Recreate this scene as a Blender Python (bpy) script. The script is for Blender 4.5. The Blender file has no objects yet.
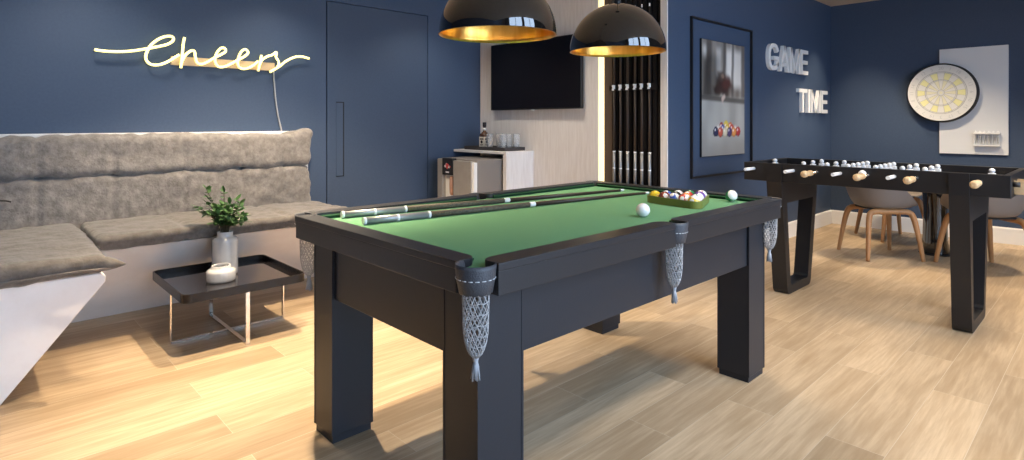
import bpy, bmesh, math, random
from math import sin, cos, pi, radians, sqrt, exp
from mathutils import Vector, Matrix, noise

random.seed(7)
S = bpy.context.scene
COL = S.collection

# ------------------------------------------------------------------ camera
cd = bpy.data.cameras.new('camera')
cam = bpy.data.objects.new('camera', cd)
COL.objects.link(cam)
cam.location = (0, 0, 1.2)
cam.rotation_euler = (radians(90), 0, -math.atan2(0.68736, 0.72632))
cd.sensor_width = 36.0
cd.lens = 36.0 * 580.12 / 1024.0
cd.shift_y = -108.0 / 1024.0
cd.clip_start = 0.02
S.camera = cam

# ------------------------------------------------------------------ sky, lights, exposure
w = bpy.data.worlds.new('sky')
S.world = w
w.use_nodes = True
nt = w.node_tree
nt.nodes.clear()
wo = nt.nodes.new('ShaderNodeOutputWorld')
bg = nt.nodes.new('ShaderNodeBackground')
bg.inputs[0].default_value = (0.60, 0.77, 1.0, 1)
bg.inputs[1].default_value = 9.5
nt.links.new(bg.outputs[0], wo.inputs[0])

S.view_settings.view_transform = 'Standard'
S.view_settings.look = 'None'
S.view_settings.gamma = 1.0
S.view_settings.use_curve_mapping = False
S.view_settings.exposure = 0.0


def portal(x, y, z, sx, sz):
    l = bpy.data.lights.new('window_daylight', 'AREA')
    l.shape = 'RECTANGLE'
    l.size = sx
    l.size_y = sz
    l.cycles.is_portal = True
    o = bpy.data.objects.new('window_daylight', l)
    o.location = (x, y, z)
    o.rotation_euler = (radians(90), 0, 0)     # -Z axis turned to +Y, into the room
    COL.objects.link(o)


def spot(x, y, power, angle=75, blend=0.6, tilt=(0, 0), col=(1.0, 0.83, 0.62), size=0.04, z=2.56):
    l = bpy.data.lights.new('ceiling_or_fill_spot', 'SPOT')
    l.energy = power
    l.color = col
    l.spot_size = radians(angle)
    l.spot_blend = blend
    l.shadow_soft_size = size
    o = bpy.data.objects.new('ceiling_or_fill_spot', l)
    o.location = (x, y, z)
    o.rotation_euler = (radians(tilt[0]), radians(tilt[1]), 0)
    COL.objects.link(o)
    return o


WARM = (1.0, 0.80, 0.56)
NEUT = (1.0, 0.90, 0.76)
spot(1.55, 3.35, 400, 105, 0.5, col=WARM)                 # over the coffee table
spot(1.00, 2.62, 480, 62, 0.9, col=WARM)                  # over the open floor by the bench
spot(0.55, 4.05, 85, 110, 0.7, col=NEUT, size=0.10)       # wall washers along the neon wall
spot(1.75, 4.05, 85, 110, 0.7, col=NEUT, size=0.10)
spot(3.10, 4.05, 70, 110, 0.7, col=NEUT, size=0.10)       # by the flush door
spot(3.20, 3.1, 60, 95, 0.7, col=NEUT)                    # in front of the screen wall
spot(3.35, 1.85, 190, 95, 0.8, col=WARM, size=0.28)       # between the two game tables
spot(4.95, 1.75, 45, 80, 0.7, col=NEUT)                   # near the poster
spot(6.45, 1.45, 260, 105, 0.6, col=WARM, size=0.10)      # over the dining corner
spot(6.95, 2.0, 90, 75, 0.6, col=WARM)                    # corner of the poster and dart walls
spot(6.1, 0.3, 260, 100, 0.6, col=WARM, size=0.08)
spot(4.2, 0.1, 300, 105, 0.8, col=WARM, size=0.25)        # unseen fill, added to brighten the floor in front of the tables
spot(2.6, 0.25, 280, 105, 0.8, col=NEUT, size=0.25)  # second added fill lamp, lifts the front floor by the pool table
for px_, pw_ in ((0.8, 2.2), (3.3, 2.2)):
    portal(px_, -3.02, 3.15, pw_, 6.1)


# ------------------------------------------------------------------ materials
def mat(name, col, rough=0.5, metal=0.0, spec=0.5, var=None, bump=None, stretch=(1, 1, 1),
        emit=None, coat=0.0, sheen=0.0, trans=0.0, ior=1.45):
    m = bpy.data.materials.new(name)
    m.use_nodes = True
    n = m.node_tree.nodes
    L = m.node_tree.links
    p = n['Principled BSDF']
    c = (col[0], col[1], col[2], 1)
    p.inputs['Base Color'].default_value = c
    p.inputs['Roughness'].default_value = rough
    p.inputs['Metallic'].default_value = metal
    p.inputs['Specular IOR Level'].default_value = spec
    p.inputs['Coat Weight'].default_value = coat
    p.inputs['Coat Roughness'].default_value = 0.05
    p.inputs['Sheen Weight'].default_value = sheen
    p.inputs['Transmission Weight'].default_value = trans
    p.inputs['IOR'].default_value = ior
    if emit:
        p.inputs['Emission Color'].default_value = (*emit[0], 1)
        p.inputs['Emission Strength'].default_value = emit[1]
    if var or bump:
        tc = n.new('ShaderNodeTexCoord')
        mp = n.new('ShaderNodeMapping')
        mp.inputs['Scale'].default_value = stretch
        L.new(tc.outputs['Object'], mp.inputs['Vector'])
    if var:
        sc, col2, det = var
        nz = n.new('ShaderNodeTexNoise')
        nz.inputs['Scale'].default_value = sc
        nz.inputs['Detail'].default_value = det
        nz.inputs['Roughness'].default_value = 0.65
        L.new(mp.outputs[0], nz.inputs['Vector'])
        rp = n.new('ShaderNodeValToRGB')
        rp.color_ramp.elements[0].position = 0.36
        rp.color_ramp.elements[1].position = 0.64
        rp.color_ramp.elements[0].color = c
        rp.color_ramp.elements[1].color = (*col2, 1)
        L.new(nz.outputs['Fac'], rp.inputs[0])
        L.new(rp.outputs[0], p.inputs['Base Color'])
    if bump:
        nb = n.new('ShaderNodeTexNoise')
        nb.inputs['Scale'].default_value = bump[0]
        nb.inputs['Detail'].default_value = 5
        L.new(mp.outputs[0], nb.inputs['Vector'])
        b = n.new('ShaderNodeBump')
        b.inputs['Strength'].default_value = bump[1]
        b.inputs['Distance'].default_value = 0.004
        L.new(nb.outputs['Fac'], b.inputs['Height'])
        L.new(b.outputs[0], p.inputs['Normal'])
    return m


M = {}
M['navy'] = mat('navy_paint', (0.042, 0.067, 0.119), 0.55, var=(60, (0.048, 0.076, 0.132), 6), bump=(180, 0.15))
M['navy_door'] = mat('navy_door_laminate', (0.041, 0.063, 0.108), 0.45, var=(80, (0.046, 0.070, 0.118), 6))
M['gap'] = mat('dark_gap', (0.006, 0.008, 0.014), 0.8)
M['ceiling'] = mat('ceiling_plaster', (0.62, 0.52, 0.43), 0.9, var=(4, (0.58, 0.48, 0.39), 4))
M['plaster'] = mat('pale_plaster', (0.55, 0.54, 0.52), 0.85)
M['white_trim'] = mat('white_trim', (0.80, 0.79, 0.77), 0.45)
M['whitewood'] = mat('whitewashed_wood', (0.68, 0.635, 0.60), 0.55, var=(9, (0.77, 0.735, 0.705), 8), stretch=(6, 6, 0.5), bump=(40, 0.1))
M['microcement'] = mat('white_microcement', (0.80, 0.735, 0.69), 0.6, var=(3.5, (0.87, 0.82, 0.785), 6))
M['fabric'] = mat('grey_brown_velvet', (0.165, 0.150, 0.138), 0.95, spec=0.15, var=(26, (0.265, 0.245, 0.228), 12), bump=(60, 0.9), sheen=0.3)
M['pad_fabric'] = mat('brown_velvet_pad', (0.105, 0.090, 0.076), 0.95, spec=0.15, var=(20, (0.175, 0.155, 0.136), 12), bump=(60, 0.9), sheen=0.3)
M['cord_dark'] = mat('dark_cord', (0.04, 0.035, 0.03), 0.8)
M['tablewood'] = mat('charcoal_lacquer', (0.0205, 0.022, 0.0275), 0.42, spec=0.42, bump=(150, 0.05))
M['railwood'] = mat('dark_wenge_rail', (0.022, 0.0215, 0.024), 0.36, spec=0.45, bump=(150, 0.05))
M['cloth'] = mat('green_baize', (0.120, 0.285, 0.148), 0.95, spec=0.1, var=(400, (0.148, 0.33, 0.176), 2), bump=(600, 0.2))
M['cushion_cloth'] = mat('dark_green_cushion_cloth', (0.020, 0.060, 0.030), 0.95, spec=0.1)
M['leather'] = mat('grey_leather', (0.060, 0.062, 0.070), 0.45, bump=(220, 0.5))
M['stitch'] = mat('white_stitching', (0.55, 0.55, 0.55), 0.7)
M['net'] = mat('grey_net_cord', (0.41, 0.395, 0.385), 0.8)
M['tassel'] = mat('grey_tassel_yarn', (0.36, 0.37, 0.39), 0.9)
M['chrome'] = mat('chrome', (0.75, 0.72, 0.68), 0.12, 1.0)
M['silver'] = mat('silver_butt', (0.34, 0.34, 0.335), 0.35, 0.5)
M['grip'] = mat('speckled_grip_wrap', (0.05, 0.042, 0.025), 0.7, var=(220, (0.13, 0.11, 0.075), 3))
M['shaft'] = mat('dark_cue_shaft', (0.040, 0.026, 0.018), 0.45)
M['white'] = mat('white_plastic', (0.82, 0.82, 0.82), 0.35)
M['black_gloss'] = mat('black_gloss_enamel', (0.010, 0.008, 0.007), 0.045, spec=0.7, coat=1.0)
M['gold'] = mat('gold_leaf_lining', (0.95, 0.58, 0.16), 0.28, 1.0, var=(5, (0.75, 0.38, 0.06), 3), stretch=(3, 3, .3))
M['bulb'] = mat('lamp_bulb', (1, 1, 1), 0.5, emit=((1.0, 0.72, 0.36), 28))
M['black'] = mat('black_matt', (0.013, 0.012, 0.013), 0.45)
M['slat'] = mat('dark_slat', (0.014, 0.012, 0.013), 0.8, spec=0.2)
M['recess_wood'] = mat('brown_recess_board', (0.10, 0.068, 0.045), 0.6)
M['screen'] = mat('dark_screen', (0.006, 0.0045, 0.0055), 0.18)
M['screen_frame'] = mat('screen_frame', (0.008, 0.007, 0.008), 0.4)
M['led'] = mat('led_strip_light', (1, 0.9, 0.6), 0.5, emit=((1.0, 0.80, 0.40), 1.35))
M['neon'] = mat('neon_tube', (1, 0.95, 0.6), 0.4, emit=((1.0, 0.86, 0.27), 1.7))
M['tan'] = mat('tan_backing_board', (0.62, 0.45, 0.28), 0.6)
M['cable'] = mat('pale_cable', (0.42, 0.42, 0.43), 0.5)
M['tray'] = mat('dark_bronze_tray', (0.009, 0.006, 0.005), 0.07, spec=0.7, coat=0.8)
M['tray_rim'] = mat('dark_bronze_rim', (0.013, 0.010, 0.009), 0.25, 0.0)
M['ceramic'] = mat('white_glazed_ceramic', (0.50, 0.49, 0.48), 0.18, coat=0.5, var=(8, (0.55, 0.54, 0.53), 3))
M['leaf'] = mat('green_leaf', (0.025, 0.075, 0.018), 0.5, var=(9, (0.085, 0.20, 0.045), 2))
M['stem'] = mat('brown_stem', (0.06, 0.045, 0.02), 0.7)
M['fridge'] = mat('grey_steel_panel', (0.36, 0.335, 0.305), 0.35, 0.35, var=(12, (0.39, 0.365, 0.335), 3))
M['fridge_side'] = mat('taupe_steel_side', (0.24, 0.215, 0.195), 0.42, 0.2)
M['copper'] = mat('copper_recess', (0.42, 0.24, 0.17), 0.45, 0.2)
M['red_mark'] = mat('red_label_mark', (0.70, 0.10, 0.10), 0.5)
M['counter_white'] = mat('white_counter_edge', (0.78, 0.76, 0.74), 0.4)
M['whisky'] = mat('amber_liquor_glass', (0.10, 0.045, 0.02), 0.06, coat=0.5)
M['label'] = mat('cream_paper_label', (0.75, 0.70, 0.62), 0.7)
M['dark_tray'] = mat('dark_brown_tray', (0.050, 0.042, 0.040), 0.5)
M['wood'] = mat('warm_oak', (0.38, 0.180, 0.070), 0.45, var=(14, (0.48, 0.25, 0.105), 5), stretch=(1, 1, .2))
M['handle_wood'] = mat('pale_turned_wood', (0.55, 0.36, 0.18), 0.4, var=(20, (0.66, 0.46, 0.26), 4))
M['shell'] = mat('taupe_plastic_shell', (0.20, 0.172, 0.152), 0.55)
M['dark_wood_table'] = mat('dark_table_top', (0.06, 0.05, 0.045), 0.4)
M['board_white'] = mat('white_board', (0.70, 0.71, 0.72), 0.5)
M['board_cream'] = mat('pale_yellow_felt', (0.74, 0.71, 0.36), 0.7)
M['board_grey'] = mat('pale_grey_felt', (0.62, 0.62, 0.60), 0.7)
M['board_ring'] = mat('warm_white_ring', (0.68, 0.67, 0.64), 0.7)
M['wire'] = mat('grey_wire', (0.36, 0.36, 0.35), 0.5)
M['numeral'] = mat('faint_grey_numerals', (0.50, 0.50, 0.49), 0.6)
M['letter'] = mat('white_letter', (0.80, 0.79, 0.77), 0.45)
M['olive'] = mat('olive_wood_rack', (0.17, 0.185, 0.035), 0.35, coat=0.3)
M['grey_line'] = mat('field_line', (0.6, 0.6, 0.6), 0.6)


def thin_glass(name, tint, fac, milk=0.0):
    m = bpy.data.materials.new(name)
    m.use_nodes = True
    n = m.node_tree.nodes
    L = m.node_tree.links
    n.clear()
    o = n.new('ShaderNodeOutputMaterial')
    mx = n.new('ShaderNodeMixShader')
    t = n.new('ShaderNodeBsdfTransparent')
    t.inputs[0].default_value = (*tint, 1)
    g = n.new('ShaderNodeBsdfGlossy')
    g.inputs['Roughness'].default_value = 0.05
    fr = n.new('ShaderNodeLayerWeight')
    fr.inputs['Blend'].default_value = fac
    L.new(fr.outputs['Fresnel'], mx.inputs[0])
    L.new(t.outputs[0], mx.inputs[1])
    L.new(g.outputs[0], mx.inputs[2])
    if milk:
        df = n.new('ShaderNodeBsdfDiffuse')
        df.inputs[0].default_value = (0.9, 0.9, 0.9, 1)
        m2 = n.new('ShaderNodeMixShader')
        m2.inputs[0].default_value = milk
        L.new(mx.outputs[0], m2.inputs[1])
        L.new(df.outputs[0], m2.inputs[2])
        L.new(m2.outputs[0], o.inputs[0])
    else:
        L.new(mx.outputs[0], o.inputs[0])
    return m


M['pane'] = thin_glass('window_glass', (0.97, 0.98, 1.0), 0.2)
M['glass'] = thin_glass('drinking_glass', (0.97, 0.97, 0.97), 0.10, 0.16)


def floor_mat():
    m = bpy.data.materials.new('oak_plank_floor')
    m.use_nodes = True
    n = m.node_tree.nodes
    L = m.node_tree.links
    p = n['Principled BSDF']
    tc = n.new('ShaderNodeTexCoord')
    br = n.new('ShaderNodeTexBrick')
    br.offset = 0.37
    br.inputs['Scale'].default_value = 1.0
    br.inputs['Brick Width'].default_value = 1.2
    br.inputs['Row Height'].default_value = 0.197
    br.inputs['Mortar Size'].default_value = 0.0012
    br.inputs['Mortar Smooth'].default_value = 0.3
    br.inputs['Color1'].default_value = (0, 0, 0, 1)
    br.inputs['Color2'].default_value = (1, 1, 1, 1)
    br.inputs['Mortar'].default_value = (0.5, 0.5, 0.5, 1)
    L.new(tc.outputs['Object'], br.inputs['Vector'])
    mp = n.new('ShaderNodeMapping')
    mp.inputs['Scale'].default_value = (3.2, 52, 1)
    L.new(tc.outputs['Object'], mp.inputs['Vector'])
    ml = n.new('ShaderNodeMath')
    ml.operation = 'MULTIPLY'
    ml.inputs[1].default_value = 37.0
    L.new(br.outputs['Color'], ml.inputs[0])
    g = n.new('ShaderNodeTexNoise')
    g.noise_dimensions = '4D'
    g.inputs['Scale'].default_value = 1.0
    g.inputs['Detail'].default_value = 10
    g.inputs['Roughness'].default_value = 0.62
    g.inputs['Distortion'].default_value = 0.25
    L.new(mp.outputs[0], g.inputs['Vector'])
    L.new(ml.outputs[0], g.inputs['W'])
    rp = n.new('ShaderNodeValToRGB')
    e = rp.color_ramp.elements
    e[0].position = 0.30
    e[0].color = (0.36, 0.250, 0.145, 1)
    e[1].position = 0.64
    e[1].color = (0.60, 0.465, 0.315, 1)
    x = e.new(0.48)
    x.color = (0.45, 0.335, 0.215, 1)
    mp2 = n.new('ShaderNodeMapping')
    mp2.inputs['Scale'].default_value = (1.1, 7, 1)
    L.new(tc.outputs['Object'], mp2.inputs['Vector'])
    g2 = n.new('ShaderNodeTexNoise')
    g2.noise_dimensions = '4D'
    g2.inputs['Scale'].default_value = 1.0
    g2.inputs['Detail'].default_value = 4
    g2.inputs['Distortion'].default_value = 1.2
    L.new(mp2.outputs[0], g2.inputs['Vector'])
    L.new(ml.outputs[0], g2.inputs['W'])
    gm = n.new('ShaderNodeMix')
    gm.data_type = 'FLOAT'
    gm.inputs[0].default_value = 0.42
    L.new(g.outputs['Fac'], gm.inputs[2])
    L.new(g2.outputs['Fac'], gm.inputs[3])
    L.new(gm.outputs[0], rp.inputs[0])
    tint = n.new('ShaderNodeMix')
    tint.data_type = 'RGBA'
    tint.blend_type = 'MULTIPLY'
    tint.inputs[0].default_value = 1.0
    rp2 = n.new('ShaderNodeValToRGB')
    rp2.color_ramp.elements[0].color = (0.70, 0.67, 0.63, 1)
    rp2.color_ramp.elements[1].color = (1.06, 1.05, 1.04, 1)
    L.new(br.outputs['Color'], rp2.inputs[0])
    L.new(rp.outputs[0], tint.inputs[6])
    L.new(rp2.outputs[0], tint.inputs[7])
    seam = n.new('ShaderNodeMix')
    seam.data_type = 'RGBA'
    L.new(br.outputs['Fac'], seam.inputs[0])
    L.new(tint.outputs[2], seam.inputs[6])
    seam.inputs[7].default_value = (0.52, 0.43, 0.32, 1)
    L.new(seam.outputs[2], p.inputs['Base Color'])
    p.inputs['Roughness'].default_value = 0.42
    p.inputs['Specular IOR Level'].default_value = 0.35
    return m


M['floor'] = floor_mat()


def attr_mat(name, rough=0.4):
    m = bpy.data.materials.new(name)
    m.use_nodes = True
    n = m.node_tree.nodes
    a = n.new('ShaderNodeVertexColor')
    a.layer_name = 'print'
    m.node_tree.links.new(a.outputs[0], n['Principled BSDF'].inputs['Base Color'])
    n['Principled BSDF'].inputs['Roughness'].default_value = rough
    n['Principled BSDF'].inputs['Specular IOR Level'].default_value = 0.15
    return m


# ------------------------------------------------------------------ mesh helpers
def obj(name, bm, material, parent=None, smooth=False, angle=None):
    me = bpy.data.meshes.new(name)
    bmesh.ops.recalc_face_normals(bm, faces=bm.faces[:])
    bm.to_mesh(me)
    bm.free()
    mats = material if isinstance(material, (list, tuple)) else [material]
    for mm in mats:
        me.materials.append(mm)
    if smooth:
        for f in me.polygons:
            f.use_smooth = True
        if angle is not None:
            me.set_sharp_from_angle(angle=radians(angle))
    o = bpy.data.objects.new(name, me)
    COL.objects.link(o)
    if parent is not None:
        o.parent = parent
    return o


def tag(o, label, cat, group=None, kind=None):
    o['label'] = label
    o['category'] = cat
    if group:
        o['group'] = group
    if kind:
        o['kind'] = kind
    return o


def thing(name, label, cat, loc=(0, 0, 0), rz=0.0, group=None):
    o = bpy.data.objects.new(name, None)
    o.empty_display_size = 0.1
    COL.objects.link(o)
    o.location = loc
    o.rotation_euler = (0, 0, rz)
    return tag(o, label, cat, group)


def struct(name, bm, material, parent=None, **k):
    o = obj(name, bm, material, parent, **k)
    if parent is None:
        o['kind'] = 'structure'
    return o


def dup(root, loc=None, rz=None, label=None):
    r = root.copy()
    COL.objects.link(r)
    if loc is not None:
        r.location = loc
    if rz is not None:
        r.rotation_euler = (0, 0, rz)
    if label:
        r['label'] = label
    for ch in list(root.children):
        c = ch.copy()
        COL.objects.link(c)
        c.parent = r
        for g in list(ch.children):
            d = g.copy()
            COL.objects.link(d)
            d.parent = c
    return r


def box(bm, x0, x1, y0, y1, z0, z1, bev=0.0, seg=2, mi=0):
    r = bmesh.ops.create_cube(bm, size=1.0)
    vs = r['verts']
    for v in vs:
        v.co = Vector(((x0 + x1) / 2 + v.co.x * (x1 - x0), (y0 + y1) / 2 + v.co.y * (y1 - y0), (z0 + z1) / 2 + v.co.z * (z1 - z0)))
    fs = list({f for v in vs for f in v.link_faces})
    for f in fs:
        f.material_index = mi
    if bev > 0:
        es = list({e for v in vs for e in v.link_edges})
        rr = bmesh.ops.bevel(bm, geom=es, offset=bev, segments=seg, profile=0.5, affect='EDGES')
        for f in rr['faces']:
            f.material_index = mi
    return vs


def bx(*a, **k):
    bm = bmesh.new()
    box(bm, *a, **k)
    return bm


def tube(bm, pts, r, sides=6, closed=False, mi=0, cap=True):
    """a round bar through the points; r is one radius or one per point"""
    P = [Vector(p) for p in pts]
    n = len(P)
    rad = r if isinstance(r, (list, tuple)) else [r] * n
    rings = []
    up = None
    for i in range(n):
        if closed:
            t = P[(i + 1) % n] - P[i - 1]
        else:
            t = P[min(i + 1, n - 1)] - P[max(i - 1, 0)]
        if t.length < 1e-9:
            t = Vector((0, 0, 1))
        t.normalize()
        if up is None:
            up = Vector((0, 0, 1)) if abs(t.z) < 0.9 else Vector((1, 0, 0))
        a = t.cross(up)
        if a.length < 1e-6:
            a = t.orthogonal()
        a.normalize()
        b = a.cross(t).normalized()
        up = b
        ring = [bm.verts.new(P[i] + (a * cos(2 * pi * k / sides) + b * sin(2 * pi * k / sides)) * rad[i]) for k in range(sides)]
        rings.append(ring)
    m = n if closed else n - 1
    for i in range(m):
        A, B = rings[i], rings[(i + 1) % n]
        for k in range(sides):
            f = bm.faces.new((A[k], A[(k + 1) % sides], B[(k + 1) % sides], B[k]))
            f.material_index = mi
            f.smooth = True
    if cap and not closed:
        f = bm.faces.new(rings[0][::-1])
        f.material_index = mi
        f = bm.faces.new(rings[-1])
        f.material_index = mi


def lathe(bm, prof, seg=32, c=(0, 0, 0), mi=0, flute=None):
    """prof: (radius, z) pairs turned about Z"""
    rings = []
    for (r, z) in prof:
        if r < 1e-6:
            rings.append([bm.verts.new((c[0], c[1], c[2] + z))])
        else:
            ring = []
            for k in range(seg):
                rr = r
                if flute:
                    rr = r * (1 + flute[1] * abs(sin(flute[0] * pi * k / seg)))
                ring.append(bm.verts.new((c[0] + rr * cos(2 * pi * k / seg), c[1] + rr * sin(2 * pi * k / seg), c[2] + z)))
            rings.append(ring)
    for A, B in zip(rings, rings[1:]):
        if len(A) == 1 and len(B) == 1:
            continue
        for k in range(seg):
            k2 = (k + 1) % seg
            if len(A) == 1:
                f = bm.faces.new((A[0], B[k2], B[k]))
            elif len(B) == 1:
                f = bm.faces.new((A[k], A[k2], B[0]))
            else:
                f = bm.faces.new((A[k], A[k2], B[k2], B[k]))
            f.material_index = mi
            f.smooth = True


def prism(bm, pts, axis, a, b, bev=0.0, mi=0, seg=2):
    """extrude a 2-D outline; axis 'y' takes (x,z) points, 'z' takes (x,y), 'x' takes (y,z)"""
    def P(p, d):
        if axis == 'y':
            return (p[0], d, p[1])
        if axis == 'x':
            return (d, p[0], p[1])
        return (p[0], p[1], d)
    A = [bm.verts.new(P(p, a)) for p in pts]
    B = [bm.verts.new(P(p, b)) for p in pts]
    fs = [bm.faces.new(A), bm.faces.new(B[::-1])]
    n = len(pts)
    for i in range(n):
        fs.append(bm.faces.new((A[i], B[i], B[(i + 1) % n], A[(i + 1) % n])))
    for f in fs:
        f.material_index = mi
    if bev > 0:
        es = list({e for f in fs[:2] for e in f.edges})
        bmesh.ops.bevel(bm, geom=es, offset=bev, segments=seg, profile=0.5, affect='EDGES')
    return fs


def round_poly(x0, x1, y0, y1, r, n=6):
    out = []
    for cx, cy, a0 in ((x1 - r, y1 - r, 0), (x0 + r, y1 - r, 90), (x0 + r, y0 + r, 180), (x1 - r, y0 + r, 270)):
        for k in range(n + 1):
            a = radians(a0 + 90 * k / n)
            out.append((cx + r * cos(a), cy + r * sin(a)))
    return out


def spline(pts, n=8, closed=False):
    P = [Vector(p) for p in pts]
    out = []
    N = len(P)
    for i in range(N - 1):
        p0 = P[max(i - 1, 0)]
        p1 = P[i]
        p2 = P[i + 1]
        p3 = P[min(i + 2, N - 1)]
        for k in range(n):
            t = k / n
            out.append(0.5 * ((2 * p1) + (p2 - p0) * t + (2 * p0 - 5 * p1 + 4 * p2 - p3) * t * t + (3 * p1 - p0 - 3 * p2 + p3) * t ** 3))
    out.append(P[-1])
    return out


def cushion(x0, x1, y0, y1, z0, z1, r=0.045, step=0.03, amp=0.012, xs=(), zs=(), ys=(), seed=0, depth=0.016, wr=None):
    """soft padded slab with creases along the given seams"""
    bm = bmesh.new()
    nx = max(2, int((x1 - x0) / step))
    ny = max(2, int((y1 - y0) / step))
    nz = max(4, int((z1 - z0) / step))
    grid = {}

    def V(i, j, k):
        key = (i, j, k)
        if key not in grid:
            grid[key] = bm.verts.new((x0 + (x1 - x0) * i / nx, y0 + (y1 - y0) * j / ny, z0 + (z1 - z0) * k / nz))
        return grid[key]
    for i in range(nx):
        for j in range(ny):
            for k in (0, nz):
                bm.faces.new((V(i, j, k), V(i + 1, j, k), V(i + 1, j + 1, k), V(i, j + 1, k)))
    for i in range(nx):
        for k in range(nz):
            for j in (0, ny):
                bm.faces.new((V(i, j, k), V(i + 1, j, k), V(i + 1, j, k + 1), V(i, j, k + 1)))
    for j in range(ny):
        for k in range(nz):
            for i in (0, nx):
                bm.faces.new((V(i, j, k), V(i, j + 1, k), V(i, j + 1, k + 1), V(i, j, k + 1)))
    rx, ry, rz = min(r, (x1 - x0) * .49), min(r, (y1 - y0) * .49), min(r, (z1 - z0) * .49)
    for v in bm.verts:
        c = v.co.copy()
        q = Vector((min(max(c.x, x0 + rx), x1 - rx), min(max(c.y, y0 + ry), y1 - ry), min(max(c.z, z0 + rz), z1 - rz)))
        d = c - q
        nrm = Vector((d.x / rx, d.y / ry, d.z / rz))
        if nrm.length > 1e-6:
            nrm.normalize()
            c = q + Vector((nrm.x * rx, nrm.y * ry, nrm.z * rz))
        h = amp * noise.fractal(Vector((c.x * 3.1 + seed, c.y * 3.1, c.z * 4.2)), 1.0, 2.0, 3)
        h += amp * 0.55 * noise.noise(Vector((c.x * 17 + seed, c.y * 17, c.z * 17)))
        if wr:
            e0 = min(abs(c.z - wr[0]), abs(c.z - wr[1]))
            h += .014 * exp(-e0 / .045) * noise.noise(Vector((c.x * 13 + seed, c.z * 3, 1)))
            e1 = min(abs(c.x - x1), 1)
            h += .012 * exp(-e1 / .05) * noise.noise(Vector((c.y * 4, c.z * 26 + seed, 5)))
        for s in xs:
            h -= depth * exp(-((c.x - s) / 0.016) ** 2)
        for s in ys:
            h -= depth * exp(-((c.y - s) / 0.016) ** 2)
        for s in zs:
            wv = s + 0.006 * noise.noise(Vector((c.x * 5 + seed, 0, 0)))
            h -= depth * 1.3 * exp(-((c.z - wv) / 0.014) ** 2)
        v.co = c + nrm * h
    return bm


# ------------------------------------------------------------------ room
XL, XM, XF = -1.05, 3.90, 7.48          # left wall, screen wall, dart wall
YB, YP, YW = 4.60, 2.40, -3.00          # neon wall, poster wall, window wall
H1, H2 = 2.57, 6.60
YC = -0.7                               # the lower ceiling ends here

struct('floor', bx(XL - .1, XF + .1, YW - .1, YB + .1, -0.1, 0), M['floor'])
bm = bmesh.new()
box(bm, XL - .1, XF + .1, YC, YB + .1, H1, H1 + .12)
struct('ceiling', bm, M['ceiling'])
bm = bmesh.new()
box(bm, XL - .1, XF + .1, YW - .1, YC + .06, H2, H2 + .1)
struct('ceiling_upper', bm, M['plaster'])
bm = bmesh.new()
box(bm, XL - .1, XF + .1, YC, YC + .12, H1 + .12, H2)
struct('wall_bulkhead', bm, M['black'])
# neon wall with a doorway for the flush door
DX0, DX1, DZ = 2.222, 3.240, 2.215
bm = bmesh.new()
box(bm, XL - .1, DX0 - .012, YB, YB + .1, 0, H1)
box(bm, DX1 + .004, XM + .1, YB, YB + .1, 0, H1)
box(bm, DX0 - .012, DX1 + .004, YB, YB + .1, DZ + .004, H1)
struct('wall_back', bm, M['navy'])
dr = struct('door_1', None or bx(DX0, DX1, YB + .004, YB + .05, 0.006, DZ, bev=0.002), M['navy_door'])
bm = bmesh.new()
hx0, hx1, hz0, hz1 = 2.300, 2.372, 0.735, 1.372
box(bm, hx0, hx1, YB - .0005, YB + .006, hz0, hz1, mi=0)
box(bm, hx1 - .010, hx1, YB - .0015, YB + .004, hz0, hz1, mi=1)
box(bm, hx0, hx1 - .010, YB - .0015, YB + .004, hz1 - .008, hz1, mi=1)
box(bm, hx0, hx1 - .010, YB - .0015, YB + .004, hz0, hz0 + .008, mi=1)
obj('recessed_handle', bm, [M['navy_door'], M['gap']], dr)
bm = bmesh.new()
box(bm, DX0 - .012, DX1 + .004, YB + .055, YB + .1, 0, DZ + .004)
struct('trim_1', bm, M['gap'])
# left wall
struct('wall_left', bx(XL - .1, XL, YW - .1, YB + .1, 0, H2), M['navy'])
# screen wall: white-washed boards, recess for the cue rack, corner post
bm = bmesh.new()
box(bm, XM, XM + .12, 3.062, YB, 0, H1)
box(bm, XM, XM + .012, YP, 2.458, 0, H1)
struct('wall_middle', bm, M['whitewood'])
bm = bmesh.new()
box(bm, XM + .05, XM + .12, 2.458, 3.062, 0, H1, mi=0)
y = 2.466
while y < 2.90:
    box(bm, XM + .028, XM + .05, y, y + .034, 0, H1, bev=.003, seg=1)
    y += .0462
box(bm, XM + .012, XM + .05, 2.925, 3.006, 0, H1, mi=1)
struct('wall_slats', bm, [M['slat'], M['recess_wood']])
# poster wall and dart wall
struct('wall_right', bx(XM + .0125, XF + .1, YP, YP + .056, 0, H1), M['navy'])
struct('wall_far', bx(XF, XF + .1, YW - .1, YP, 0, H2), M['navy'])
bm = bmesh.new()
prism(bm, [(YP, 0.0), (YP - .016, 0.0), (YP - .016, .148), (YP - .010, .160), (YP, .160)], 'x', XM + .013, XF - .001)
struct('baseboard_right', bm, M['white_trim'])
bm = bmesh.new()
prism(bm, [(XF, 0.0), (XF - .016, 0.0), (XF - .016, .148), (XF - .010, .160), (XF, .160)], 'y', YW, YP - .016)
struct('baseboard_far', bm, M['white_trim'])
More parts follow.
